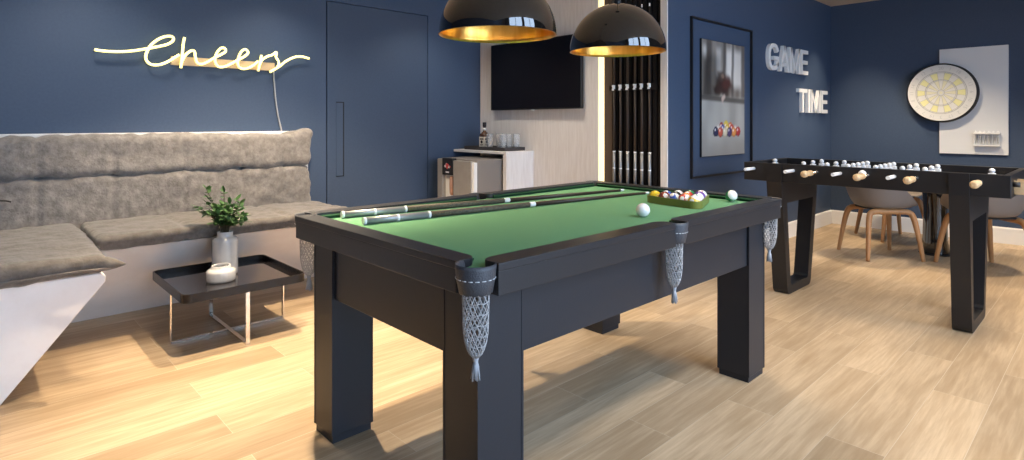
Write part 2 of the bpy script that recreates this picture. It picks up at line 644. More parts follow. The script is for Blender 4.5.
# window wall behind the camera: two tall windows
WIN = ((-0.3, 1.9), (2.2, 4.4))
WZ0, WZ1 = 0.10, 6.2
bm = bmesh.new()
xs = [XL - .1] + [q for p in WIN for q in p] + [XF + .1]
for i in range(0, len(xs), 2):
    box(bm, xs[i], xs[i + 1], YW - .1, YW, 0, H2)
for a, b in WIN:
    box(bm, a, b, YW - .1, YW, 0, WZ0)
    box(bm, a, b, YW - .1, YW, WZ1, H2)
struct('wall_front', bm, M['black'])
for i, (a, b) in enumerate(WIN):
    bm = bmesh.new()
    t = .06
    box(bm, a, a + t, YW - .09, YW - .01, WZ0, WZ1)
    box(bm, b - t, b, YW - .09, YW - .01, WZ0, WZ1)
    box(bm, a + t, b - t, YW - .09, YW - .01, WZ0, WZ0 + t)
    box(bm, a + t, b - t, YW - .09, YW - .01, WZ1 - t, WZ1)
    m_ = (a + b) / 2
    box(bm, m_ - .03, m_ + .03, YW - .09, YW - .01, WZ0 + t, WZ1 - t)
    wn = struct('window_%d' % (i + 1), bm, M['black'])
    bm = bmesh.new()
    box(bm, a + t, m_ - .03, YW - .054, YW - .048, WZ0 + t, WZ1 - t)
    box(bm, m_ + .03, b - t, YW - .054, YW - .048, WZ0 + t, WZ1 - t)
    obj('pane', bm, M['pane'], wn)

# LED line beside the cue rack
bm = bmesh.new()
box(bm, XM + .004, XM + .030, 3.008, 3.060, 0.02, H1 - .02, bev=.004)
tag(obj('light_strip', bm, M['led']), 'vertical warm yellow light strip between the pale wall and the cue rack', 'light')

# ------------------------------------------------------------------ bench
bt = 0.50
bench = thing('corner_bench', 'white slanted-front corner bench base running along the navy wall under grey pads', 'bench', (0, 4.0, 0))


def off(bm, dx, dy, dz=0):
    bmesh.ops.translate(bm, verts=bm.verts[:], vec=(dx, dy, dz))
    return bm


bm = bmesh.new()
prism(bm, [(4.325, 0), (YB - .001, 0), (YB - .001, bt), (3.835, bt), (3.828, bt - .004), (3.829, bt - .009)], 'x', .30, 2.06, bev=.004)
obj('base', off(bm, 0, -4.0), M['microcement'], bench)
bm = bmesh.new()
prism(bm, [(XL + .002, 0), (.114, 0), (.482, bt - .045), (.484, bt - .018), (.465, bt), (XL + .002, bt)], 'y', 3.265, YB - .001, bev=.006)
obj('wing_base', off(bm, 0, -4.0), M['microcement'], bench)
bm = bmesh.new()
box(bm, XL + .002, 2.03, 4.545, YB - .001, bt, 1.128, bev=.004)
obj('back_ledge', off(bm, 0, -4.0), M['white_trim'], bench)

PT = 0.592
bm = cushion(.512, 2.02, 3.745, 4.393, bt + .002, PT, r=.042, step=.02, xs=(0.95, 1.55), zs=(.529,), seed=3, amp=.009, depth=.010)
sp = tag(obj('seat_pad', bm, M['pad_fabric'], smooth=True), 'long grey velvet seat pad on the bench against the navy wall', 'cushion', 'bench pads')
bm = bmesh.new()
tube(bm, [(.52, 3.742 + .004 * sin(9 * t), .530 + .003 * sin(17 * t)) for t in [q * .05 for q in range(0, 30)]], .006)
obj('piping', bm, M['pad_fabric'], sp)
bm = cushion(XL + .03, .495, 3.205, 4.393, bt + .002, PT, r=.042, step=.02, xs=(-.02,), zs=(.529,), seed=9, amp=.010, depth=.010)
sp2 = tag(obj('seat_pad', bm, M['pad_fabric'], smooth=True), 'grey velvet seat pad on the near short wing of the bench at far left', 'cushion', 'bench pads')
bm = bmesh.new()
tube(bm, [(XL + .05 + .1 * q, 3.203 + .004 * sin(3 * q), .530 + .003 * sin(5 * q)) for q in range(0, 16)], .006)
# the pulled corner of the pad
tube(bm, [(.40, 3.285, .548), (.45, 3.25, .548), (.49, 3.222, .546), (.52, 3.200, .544), (.548, 3.182, .542)], [.040, .036, .030, .018, .003], 10)
obj('piping', bm, M['pad_fabric'], sp2)
bk = thing('back_cushion', 'tall two-tier grey velvet back cushion leaning on the navy wall above the bench', 'cushion', (0, 4.5, PT))
seams = (-.25, .32, .69, 1.10, 1.48, 1.78)
bm = cushion(XL + .03, 2.0, 4.412, 4.543, bt + .003, .868, r=.045, step=.016, amp=.012, xs=seams, seed=21, depth=.009, wr=(.60, .868))
obj('lower_tier', off(bm, 0, -4.5, -PT), M['fabric'], bk, smooth=True)
bm = cushion(XL + .03, 2.0, 4.395, 4.543, .856, 1.118, r=.05, step=.016, amp=.011, xs=seams, seed=33, depth=.009, wr=(.856, 1.118))
# the right end rolls up over the ledge
for v in bm.verts:
    k = max(0, min(1, (v.co.x - 1.82) / .12))
    if v.co.z > 1.0:
        v.co.z += .040 * k
    if k > 0 and v.co.z > 1.0:
        v.co.x += .012 * k * (v.co.z - 1.0) / .13
obj('upper_tier', off(bm, 0, -4.5, -PT), M['fabric'], bk, smooth=True)
bm = bmesh.new()
tube(bm, spline([(-.1, 4.392, .752), (.10, 4.392, .755), (.17, 4.390, .752), (.20, 4.391, .742)], 6), .005)
obj('strap', off(bm, 0, -4.5, -PT), M['cord_dark'], bk)

# ------------------------------------------------------------------ neon sign
ex, ey = (0.72631862, 0.68735818), (-0.68735818, 0.72631862)


def on_y(u, v, Y):
    r = (u - 512) / 580.12
    dx = r * ex[0] + ex[1]
    dy = r * ey[0] + ey[1]
    t = Y / dy
    return Vector((t * dx, Y, 1.2 - (v - 122) / 580.12 * t))


def nz(p):
    q = on_y(80 + p[0] / 4.267, 20 + p[1] / 4.267, 4.555)
    q.y = 4.555
    return q


STROKES = [
    [(62, 127), (110, 133), (170, 135), (230, 131), (285, 122), (335, 113), (372, 104), (395, 90), (398, 76), (384, 69), (358, 72), (328, 86), (300, 110), (284, 140), (281, 165), (293, 184), (316, 192), (346, 189), (376, 177), (404, 160), (424, 148)],
    [(446, 74), (440, 105), (436, 150), (430, 205)],
    [(432, 182), (448, 152), (472, 132), (488, 134), (492, 156), (500, 182), (520, 188), (545, 178), (572, 162), (602, 147), (621, 134), (616, 120), (599, 122), (582, 144), (576, 173), (588, 197), (611, 200), (642, 188), (675, 170), (702, 155), (717, 140), (707, 126), (690, 133), (677, 158), (673, 187), (686, 206), (711, 207), (738, 194), (760, 176)],
    [(774, 150), (768, 182), (760, 218)],
    [(763, 200), (776, 172), (798, 156), (818, 150), (838, 138), (836, 158), (848, 180), (840, 203), (810, 222)],
    [(810, 222), (848, 200), (880, 175), (918, 158), (950, 157), (978, 165)],
]
neon = thing('neon_sign', 'glowing yellow neon sign reading Cheers in flowing script on the navy wall', 'neon sign', (1.3, YB, 1.66))
bm = bmesh.new()
for s in STROKES:
    pts = spline([nz(p) for p in s], 7)
    tube(bm, pts, .0092, 8)
obj('neon_tube', off(bm, -1.3, -YB, -1.66), M['neon'], neon)
a = on_y(171, 52, 4.585)
b = on_y(274.5, 66.5, 4.585)
bm = bx(a.x, b.x, 4.580, YB - .0005, 1.600, 1.662, bev=.003)
obj('backing_board', off(bm, -1.3, -YB, -1.66), M['tan'], neon)
for p in ((62, 127), (330, 114), (436, 150), (500, 182), (588, 197), (686, 206), (768, 182), (978, 165), (170, 135)):
    q = nz(p)
    bm = bmesh.new()
    tube(bm, [(q.x, q.y, q.z), (q.x, YB - .0005, q.z)], .004, 6)
    obj('stand_off', off(bm, -1.3, -YB, -1.66), M['cable'], neon)
bm = bmesh.new()
cp = [(273.5, 66), (274, 80), (275.5, 98), (278, 115), (281, 128), (281.5, 132)]
tube(bm, spline([on_y(u, v, 4.588) for u, v in cp], 6), .006, 8)
obj('power_cable', off(bm, -1.3, -YB, -1.66), M['cable'], neon)

# ------------------------------------------------------------------ coffee table
ct = thing('coffee_table', 'low square dark tray coffee table on crossed metal legs in front of the bench', 'coffee table', (1.11, 3.57, 0))
bm = bmesh.new()
po = round_poly(.797, 1.438, 3.235, 3.91, .045)
pi_ = round_poly(.805, 1.430, 3.243, 3.902, .038)
n_ = len(po)
zt, zb, zf = .330, .286, .299
vo_t = [bm.verts.new((x, y, zt)) for x, y in po]
vo_b = [bm.verts.new((x, y, zb)) for x, y in po]
vi_t = [bm.verts.new((x, y, zt)) for x, y in pi_]
vi_b = [bm.verts.new((x, y, zf)) for x, y in pi_]
for i in range(n_):
    j = (i + 1) % n_
    bm.faces.new((vo_b[i], vo_b[j], vo_t[j], vo_t[i]))
    bm.faces.new((vo_t[i], vo_t[j], vi_t[j], vi_t[i]))
    bm.faces.new((vi_t[i], vi_t[j], vi_b[j], vi_b[i]))
bm.faces.new(vo_b[::-1])
obj('tray_rim', off(bm, -1.11, -3.57), M['tray_rim'], ct)
bm = bmesh.new()
prism(bm, [(x, y) for x, y in round_poly(.806, 1.429, 3.244, 3.901, .038)], 'z', zf - .006, zf + .002)
obj('tray_bottom', off(bm, -1.11, -3.57), M['tray'], ct)
for (x, y, ax) in ((.815, 3.55, 'x'), (1.425, 3.55, 'x'), (1.115, 3.252, 'y'), (1.115, 3.89, 'y')):
    if ax == 'x':
        bm = bx(x - .004, x + .004, y - .011, y + .011, 0, zb, bev=.001, seg=1)
    else:
        bm = bx(x - .011, x + .011, y - .004, y + .004, 0, zb, bev=.001, seg=1)
    obj('leg', off(bm, -1.11, -3.57), M['chrome'], ct)
bm = bmesh.new()
box(bm, .819, 1.421, 3.539, 3.561, 0, .010)
obj('floor_bar', off(bm, -1.11, -3.57), M['chrome'], ct)
bm = bmesh.new()
box(bm, 1.104, 1.126, 3.256, 3.886, .0005, .0105)
obj('floor_bar', off(bm, -1.11, -3.57), M['chrome'], ct)

ZT = zf + .002
# tall ribbed vase
VX, VY = 1.128, 3.664
bm = bmesh.new()
lathe(bm, [(0, 0), (.064, 0), (.069, .004), (.070, .02), (.070, .195), (.069, .205), (.062, .216), (.047, .220), (.043, .223), (.043, .244), (.044, .250), (.041, .252), (.038, .250), (.038, .225), (.052, .216), (.062, .20), (.062, .02), (0, .012)], 48, flute=(16, .012))
vz = tag(obj('vase', bm, M['ceramic'], smooth=True), 'tall white ribbed ceramic vase holding green sprigs on the coffee table', 'vase')
vz.location = (VX, VY, ZT)
# low jar
JX, JY = 1.062, 3.520
bm = bmesh.new()
lathe(bm, [(0, 0), (.068, 0), (.074, .005), (.076, .014), (.076, .052), (.073, .062), (.063, .070), (.050, .074), (.049, .086), (.046, .090), (.041, .088), (.040, .076), (.058, .066), (.067, .050), (.067, .014), (0, .010)], 48, flute=(18, .012))
jr = tag(obj('jar', bm, M['ceramic'], smooth=True), 'short wide white ceramic jar standing beside the tall vase on the coffee table', 'jar')
jr.location = (JX, JY, ZT)
# sprigs
pl = thing('leafy_sprigs', 'bunch of green leafy sprigs standing in the tall white vase', 'plant', (VX, VY, ZT + .014))
rnd = random.Random(11)
bs = bmesh.new()
bl = bmesh.new()


def leaf(bm, p, d, L, wd, up):
    d = d.normalized()
    s = d.cross(up)
    if s.length < 1e-4:
        s = d.orthogonal()
    s.normalize()
    nn = s.cross(d).normalized()
    prof = ((0, 0), (.18, .55), (.42, 1.0), (.7, .78), (.88, .36), (1, 0))
    Lr, Cr, Rr = [], [], []
    for t, wq in prof:
        c = p + d * (L * t) - nn * (L * .18 * t * t)
        Cr.append(bm.verts.new(c - nn * .0025 * wq))
        if wq > 0:
            Lr.append(bm.verts.new(c + s * wd * wq))
            Rr.append(bm.verts.new(c - s * wd * wq))
        else:
            Lr.append(None)
            Rr.append(None)
    for i in range(len(prof) - 1):
        for R_, flip in ((Lr, 0), (Rr, 1)):
            vs = [Cr[i], Cr[i + 1]]
            if R_[i + 1]:
                vs.append(R_[i + 1])
            if R_[i]:
                vs.append(R_[i])
            f = bm.faces.new(vs if not flip else vs[::-1])
            f.smooth = True


rc = Vector((.726, -.687, 0))       # picture right
fw = Vector((.687, .726, 0))
tips = [(-.165, .135, 0), (-.125, .235, .03), (-.07, .19, -.05), (-.04, .215, .06), (.005, .225, -.02), (.045, .17, .05), (.09, .155, 0), (.12, .10, -.04), (-.11, .115, -.05), (.075, .075, .06), (-.03, .12, -.08), (.04, .125, .09), (-.07, .06, .05), (.0, .09, .03), (.11, .05, .02)]
for (tx, tz, ty) in tips + [(.75 * q[0] + .02, .6 * q[1] + .02, -q[2] - .02) for q in tips]:
    tip = rc * tx + fw * ty + Vector((0, 0, .245 + tz))
    base = Vector((tx * .05, -tx * .05, 0.002))
    neck = Vector((tx * .12, -tx * .12, .235))
    mid = neck.lerp(tip, .5) + Vector((0, 0, .03))
    pts = spline([base, neck, mid, tip], 6)
    tube(bs, pts, [.0026 * (1 - .6 * i / len(pts)) for i in range(len(pts))], 5)
    for k in range(8, len(pts)):
        if rnd.random() < .95:
            for side in (-1, 1):
                if rnd.random() < .75:
                    d = (pts[k] - pts[k - 1]).normalized()
                    o_ = Vector((rnd.uniform(-1, 1), rnd.uniform(-1, 1), rnd.uniform(-.3, .6))).normalized()
                    leaf(bl, pts[k].copy(), d * .5 + o_, rnd.uniform(.024, .042), rnd.uniform(.009, .015), Vector((rnd.uniform(-.4, .4), rnd.uniform(-.4, .4), 1)))
    leaf(bl, tip.copy(), (tip - mid), .045, .014, Vector((0.3, 0, 1)))
obj('stems', bs, M['stem'], pl)
obj('leaves', bl, M['leaf'], pl)

# ------------------------------------------------------------------ pool table
TX0, TX1, TY0, TY1 = .935, 2.855, 1.107, 2.280
ZR, ZRB, ZBED = .836, .750, .812
RW = .074
TCX, TCY = (TX0 + TX1) / 2, (TY0 + TY1) / 2
pt = thing('pool_table', 'large charcoal pool table with green cloth and netted pockets in the centre', 'pool table', (TCX, TCY, 0))


def T(bm):
    return off(bm, -TCX, -TCY)


# legs with plinth feet and raised edge strips
LX = ((1.000, 1.160), (2.622, 2.776))
LY = ((1.189, 1.333), (2.028, 2.168))
for (x0, x1) in LX:
    for (y0, y1) in LY:
        bm = bmesh.new()
        box(bm, x0 - .004, x1 + .004, y0 - .004, y1 + .004, .026, ZRB + .01, bev=.003)
        box(bm, x0 + .001, x1 - .001, y0 + .001, y1 - .001, 0, .028)
        for xx in (x0 - .0055, x1 + .0055 - .007):
            for yy in (y0 - .0055, y1 + .0055 - .007):
                box(bm, xx, xx + .007, yy, yy + .007, .028, ZRB)
        obj('leg', T(bm), M['tablewood'], pt)
# aprons
AZ = .538
for (y0, y1) in ((LY[0][0] + .006, LY[0][0] + .036), (LY[1][1] - .036, LY[1][1] - .006)):
    bm = bx(LX[0][1] + .004, LX[1][0] - .004, y0, y1, AZ, ZRB + .01, bev=.003)
    obj('apron', T(bm), M['tablewood'], pt)
for (x0, x1) in ((LX[0][0] + .006, LX[0][0] + .036), (LX[1][1] - .036, LX[1][1] - .006)):
    bm = bx(x0, x1, LY[0][1] + .004, LY[1][0] - .004, AZ, ZRB + .01, bev=.003)
    obj('apron', T(bm), M['tablewood'], pt)
# slate bed with cloth; pocket mouths cut as an outline
mx = TCX
cq = .062
bedo = []
x0, x1, y0, y1 = TX0 + .03, TX1 - .03, TY0 + .03, TY1 - .03


def arc(cx, cy, r, a0, a1, n=8):
    return [(cx + r * cos(radians(a0 + (a1 - a0) * k / n)), cy + r * sin(radians(a0 + (a1 - a0) * k / n))) for k in range(n + 1)]


bedo += arc(x0, y0, cq, 90, 0)
bedo += arc(mx, y0 - .012, .05, 180, 0)
bedo += arc(x1, y0, cq, 180, 90)
bedo += arc(x1, y1, cq, 270, 180)
bedo += arc(mx, y1 + .012, .05, 360, 180)
bedo += arc(x0, y1, cq, 360, 270)
bm = bmesh.new()
prism(bm, bedo, 'z', ZBED - .03, ZBED)
obj('playing_cloth', T(bm), M['cloth'], pt)
bm = bx(TX0 + .10, TX1 - .10, TY0 + .10, TY1 - .10, ZRB - .02, ZBED - .031)
obj('slate_bed', T(bm), M['tablewood'], pt)
# rails: six stepped wooden rails with sloped cloth cushions
GC, GM = .066, .028        # gap at the corners and half gap at the side pockets


def rail(horizontal, a, b, outer, inner, ra, rb):
    """a..b along the rail; outer/inner across; ra, rb round the inner ends"""
    bm = bmesh.new()
    s = 1 if inner > outer else -1
    prof_top = []
    # plan outline with rounded inner corners at pocket jaws
    n = 6
    pl_ = [(a, outer), (b, outer)]
    for k in range(n + 1):
        t = k / n * pi / 2
        pl_.append((b - rb + rb * cos(t) if rb > 0 else b, inner - s * rb + s * rb * sin(t)))
    for k in range(n + 1):
        t = pi / 2 + k / n * pi / 2
        pl_.append((a + ra + ra * cos(t) if ra > 0 else a, inner - s * ra + s * ra * sin(t)))
    if not horizontal:
        pl_ = [(q, p) for p, q in pl_]
    prism(bm, pl_, 'z', ZR - .022, ZR, bev=.003)
    # face board slightly behind the lip
    o2 = outer + s * .003
    i2 = outer + s * .036
    if horizontal:
        box(bm, a + .002, b - .002, min(o2, i2), max(o2, i2), ZRB, ZR - .0215, bev=.002)
    else:
        box(bm, min(o2, i2), max(o2, i2), a + .002, b - .002, ZRB, ZR - .0215, bev=.002)
    # grey cloth nose
    o = obj('rail', T(bm), M['railwood'], pt)
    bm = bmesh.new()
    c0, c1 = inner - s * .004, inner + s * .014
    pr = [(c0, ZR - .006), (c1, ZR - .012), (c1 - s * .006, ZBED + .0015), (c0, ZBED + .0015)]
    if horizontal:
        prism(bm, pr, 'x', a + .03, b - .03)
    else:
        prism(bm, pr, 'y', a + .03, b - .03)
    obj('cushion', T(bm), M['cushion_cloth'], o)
    return o


rail(True, TX0 + GC, mx - GM, TY0, TY0 + RW, .03, .03)
rail(True, mx + GM, TX1 - GC, TY0, TY0 + RW, .03, .03)
rail(True, TX0 + GC, mx - GM, TY1, TY1 - RW, .03, .03)
rail(True, mx + GM, TX1 - GC, TY1, TY1 - RW, .03, .03)
rail(False, TY0 + GC + .03, TY1 - GC, TX0, TX0 + RW, .03, .03)
rail(False, TY0 + GC, TY1 - GC, TX1, TX1 - RW, .03, .03)


def pocket(cx, cy, ang, corner):
    """grey leather collar with a woven net bag and a tassel; ang points away from the table"""
    span = 135 if corner else 95
    R0 = .050 if corner else .046
    bm = bmesh.new()
    n = 18
    rows = [(R0 + .000, ZR - .002), (R0 + .004, ZR + .001), (R0 + .004, ZR - .010), (R0 + .001, ZR - .040), (R0 - .006, ZR - .072), (R0 - .010, ZR - .074), (R0 - .009, ZR - .040), (R0 - .006, ZR - .010)]
    rings = []
    for k in range(n + 1):
        a_ = radians(ang - span + 2 * span * k / n)
        sc = .004 * abs(sin(k * pi / 2))
        rings.append([bm.verts.new((cx + r * cos(a_), cy + r * sin(a_), z - (sc if q in (4, 5) else 0))) for q, (r, z) in enumerate(rows)])
    m = len(rows)
    for A, B in zip(rings, rings[1:]):
        for q in range(m):
            f = bm.faces.new((A[q], B[q], B[(q + 1) % m], A[(q + 1) % m]))
            f.smooth = True
    bm.faces.new(rings[0])
    bm.faces.new(rings[-1][::-1])
    o = obj('pocket', T(bm), M['leather'], pt)
    # dashed seam
    bm = bmesh.new()
    nd = 14
    for k in range(nd):
        a0 = ang - span + 2 * span * (k + .18) / nd
        a1 = ang - span + 2 * span * (k + .82) / nd
        rr = R0 + .0022
        tube(bm, [(cx + rr * cos(radians(a_)), cy + rr * sin(radians(a_)), ZR - .036) for a_ in (a0, (a0 + a1) / 2, a1)], .0013, 5)
    obj('stitching', T(bm), M['stitch'], o)
    # net: two families of spirals on a tapering bag
    zt, zb = ZR - .070, ZR - (.245 if corner else .243)
    bm = bmesh.new()

    def rad(t):
        return (R0 - .015) * (1 - .10 * t) * sqrt(max(0.0, 1 - max(0, (t - .45) / .56) ** 2.4))
    NS = 15
    for fam in (-1, 1):
        for s in range(NS):
            pts = []
            for k in range(17):
                t = k / 16
                a_ = 2 * pi * s / NS + fam * t * pi * .85 + .09 * sin(8 * t + s)
                r = max(.006, rad(t))
                pts.append((cx + r * cos(a_), cy + r * sin(a_), zt + (zb - zt) * t))
            tube(bm, pts, .0014, 4)
    for t in (.0, .16, .32, .48, .64, .80):
        r = rad(t)
        tube(bm, [(cx + r * cos(2 * pi * k / 20), cy + r * sin(2 * pi * k / 20), zt + (zb - zt) * t + .002 * sin(k * 2.4)) for k in range(20)], .0013, 4, closed=True)
    obj('net', T(bm), M['net'], o)
    # tassel
    bm = bmesh.new()
    lathe(bm, [(0, .012), (.007, .010), (.009, .0), (.007, -.008), (.006, -.012)], 12, (cx, cy, zb))
    rr = random.Random(int(cx * 100))
    for k in range(22):
        a_ = 2 * pi * k / 22
        r1 = rr.uniform(.005, .013)
        tube(bm, [(cx + .004 * cos(a_), cy + .004 * sin(a_), zb - .008), (cx + .008 * cos(a_), cy + .008 * sin(a_), zb - .025), (cx + r1 * cos(a_), cy + r1 * sin(a_), zb - .05 - rr.uniform(0, .010))], .0018, 4)
    obj('tassel', T(bm), M['tassel'], o)


e_ = .030
pocket(TX0 + .027, TY0 + .046, 225, True)
pocket(TX1 - .060, TY0 + .060, 315, True)
pocket(TX1 - .05, TY1 - .05, 45, True)
pocket(TX0 + .062, TY1 - .055, 135, True)
pocket(mx, TY0 + .030, 270, False)
pocket(mx, TY1 - .030, 90, False)


# ------------------------------------------------------------------ cues
def make_cue(name, label, group, parts_len=1.56, grip='grip', rs=1.0):
    """cue along +X of its own frame, butt at the origin"""
    t = thing(name, label, 'cue', group=group)
    L = parts_len

    def seg(nm, a, b, ra, rb, m):
        bm = bmesh.new()
        tube(bm, [(a, 0, 0), (b, 0, 0)], [ra * rs, rb * rs], 12)
        return obj(nm, bm, m, t)
    seg('butt', 0.0, .275, .0140, .0135, M['silver'])
    for a in (.0, .135, .272):
        bm = bmesh.new()
        tube(bm, [(a - .0005, 0, 0), (a + .010, 0, 0)], .0144 * rs, 12)
        obj('ring', bm, M['white'], t)
    seg('grip', .282, .79, .0134 if grip == 'grip' else .0105, .0112 if grip == 'grip' else .0095, M[grip])
    seg('joint', .79, .822, .0114, .0110, M['white'])
    seg('shaft', .822, L - .025, .0108, .0062, M['shaft'])
    seg('ferrule', L - .025, L, .0064, .0062, M['white'])
    return t


def lay(o, p, q):
    p = Vector(p)
    q = Vector(q)
    d = (q - p).normalized()
    o.location = p
    o.rotation_euler = d.to_track_quat('X', 'Z').to_euler()


CZ = ZBED + .0145
c1 = make_cue('pool_cue', 'silver-butted cue lying on the green cloth closest to the far rail', 'cues lying on the pool table', 1.60)
lay(c1, (1.105, 2.165, CZ + .0006), (2.68, 1.935, CZ - .0075))
c2 = dup(c1, label='silver-butted cue lying on the green cloth on the side of the white ball')
lay(c2, (1.095, 1.972, CZ + .0006), (2.69, 1.765, CZ - .0075))


# ------------------------------------------------------------------ balls
def ball_mat(name, col, stripe):
    m = bpy.data.materials.new(name)
    m.use_nodes = True
    n = m.node_tree.nodes
    L = m.node_tree.links
    p = n['Principled BSDF']
    p.inputs['Roughness'].default_value = 0.08
    p.inputs['Coat Weight'].default_value = .5
    tc = n.new('ShaderNodeTexCoord')
    sx = n.new('ShaderNodeSeparateXYZ')
    L.new(tc.outputs['Object'], sx.inputs[0])
    ab = n.new('ShaderNodeMath')
    ab.operation = 'ABSOLUTE'
    L.new(sx.outputs['Z'], ab.inputs[0])
    g = n.new('ShaderNodeMath')
    g.operation = 'GREATER_THAN'
    g.inputs[1].default_value = .0145 if stripe else 1.0
    L.new(ab.outputs[0], g.inputs[0])
    ax = n.new('ShaderNodeMath')
    ax.operation = 'ABSOLUTE'
    L.new(sx.outputs['X'], ax.inputs[0])
    g2 = n.new('ShaderNodeMath')
    g2.operation = 'GREATER_THAN'
    g2.inputs[1].default_value = .0262
    L.new(ax.outputs[0], g2.inputs[0])
    mxn = n.new('ShaderNodeMath')
    mxn.operation = 'MAXIMUM'
    L.new(g.outputs[0], mxn.inputs[0])
    L.new(g2.outputs[0], mxn.inputs[1])
    mix = n.new('ShaderNodeMix')
    mix.data_type = 'RGBA'
    L.new(mxn.outputs[0], mix.inputs[0])
    mix.inputs[6].default_value = (*col, 1)
    mix.inputs[7].default_value = (.80, .78, .74, 1)
    L.new(mix.outputs[2], p.inputs['Base Color'])
    return m


BC = {'yellow': (.80, .55, .03), 'blue': (.05, .10, .38), 'red': (.55, .04, .03), 'purple': (.16, .06, .30), 'orange': (.75, .22, .04), 'green': (.03, .22, .08), 'maroon': (.26, .05, .04), 'black': (.012, .012, .012)}
BMAT = {}
for k, c in BC.items():
    BMAT[k, 0] = ball_mat('plain_%s_ball' % k, c, False)
    BMAT[k, 1] = ball_mat('striped_%s_ball' % k, c, True)
BR = .0286


def ball(name, m, x, y, label, group=None, rot=(0, 0, 0)):
    bm = bmesh.new()
    bmesh.ops.create_uvsphere(bm, u_segments=28, v_segments=18, radius=BR)
    o = tag(obj(name, bm, m, smooth=True), label, 'ball', group)
    o.location = (x, y, ZBED + BR)
    o.rotation_euler = rot
    return o


M['cueball'] = mat('white_ball', (.80, .79, .77), .06, coat=.5)
ball('cue_ball', M['cueball'], 2.015, 1.352, 'plain white cue ball alone on the green cloth near the side pocket')
ball('pool_ball', BMAT['green', 1], 2.712, 1.315, 'white ball with a green stripe alone by the far corner of the pool table', rot=tuple(Vector((-.55, -.72, .42)).to_track_quat('Z', 'X').to_euler()))
# triangle of fifteen: the near row of five runs along Y, the apex points away
RX, RY = 2.415, 1.450
RA = radians(-9)


def rk_rot(x, y):
    return RX + (x - RX) * cos(RA) - (y - RY) * sin(RA), RY + (x - RX) * sin(RA) + (y - RY) * cos(RA)


order = [('yellow', 1), ('white', 0), ('blue', 1), ('maroon', 0), ('yellow', 0)]
rows = [
    [('yellow', 1), ('red', 1), ('blue', 1), ('maroon', 0), ('yellow', 0)],
    [('green', 1), ('orange', 0), ('black', 0), ('blue', 0)],
    [('purple', 1), ('red', 0), ('orange', 1)],
    [('purple', 0), ('green', 0)],
    [('maroon', 1)],
]
posw = {0: 'in the row nearest the cues\' butts', 1: 'second row', 2: 'third row', 3: 'fourth row', 4: 'apex'}
ROT = [(.3, .2, .1), (1.3, .4, .2), (.9, .9, 0), (.2, .5, .8), (1.1, -.3, .5), (.5, 1.0, .2)]
rn = ['in the long front row of the rack', 'in the second row of the rack', 'in the middle row of the rack', 'in the two-ball row of the rack', 'at the far point of the rack']
for i, row in enumerate(rows):
    for j, (c, st) in enumerate(row):
        x, y = rk_rot(RX + i * BR * 2 * .8675, RY + (j - (len(row) - 1) / 2) * BR * 2.006)
        ball('pool_ball', BMAT[c, st], x, y, '%s %s ball %s' % ('white-and-' + c + ' striped' if st else 'plain ' + c, 'pool', rn[i]), 'balls in the rack', ROT[(i * 2 + j) % 6])
# the rack
rk = thing('ball_rack', 'olive triangular rack holding coloured balls on the green cloth', 'rack', (RX + .09, RY, ZBED))


def tri(off_):
    # rounded triangle hugging the balls at distance off_
    c = [(RX, RY - 4 * BR * 1.003), (RX + 8 * BR * .8675, RY), (RX, RY + 4 * BR * 1.003)]
    out = []
    r = BR + off_
    for (px, py), a0 in zip(c, (180, -60, 60)):
        for k in range(9):
            a_ = radians(a0 + 120 * k / 8)
            out.append(rk_rot(px + r * cos(a_), py + r * sin(a_)))
    return out


bm = bmesh.new()
O, I = tri(.0085), tri(.0012)
n_ = len(O)
h0, h1 = .0005, .034
vo0 = [bm.verts.new((x, y, h0)) for x, y in O]
vo1 = [bm.verts.new((x, y, h1)) for x, y in O]
vi0 = [bm.verts.new((x, y, h0)) for x, y in I]
vi1 = [bm.verts.new((x, y, h1)) for x, y in I]
for i in range(n_):
    j = (i + 1) % n_
    bm.faces.new((vo0[i], vo0[j], vo1[j], vo1[i]))
    bm.faces.new((vo1[i], vo1[j], vi1[j], vi1[i]))
    bm.faces.new((vi1[i], vi1[j], vi0[j], vi0[i]))
    bm.faces.new((vi0[i], vi0[j], vo0[j], vo0[i]))
obj('frame', off(bm, -(RX + .09), -RY), M['olive'], rk)

# ------------------------------------------------------------------ pendants
PZ, PR = 1.535, .2265


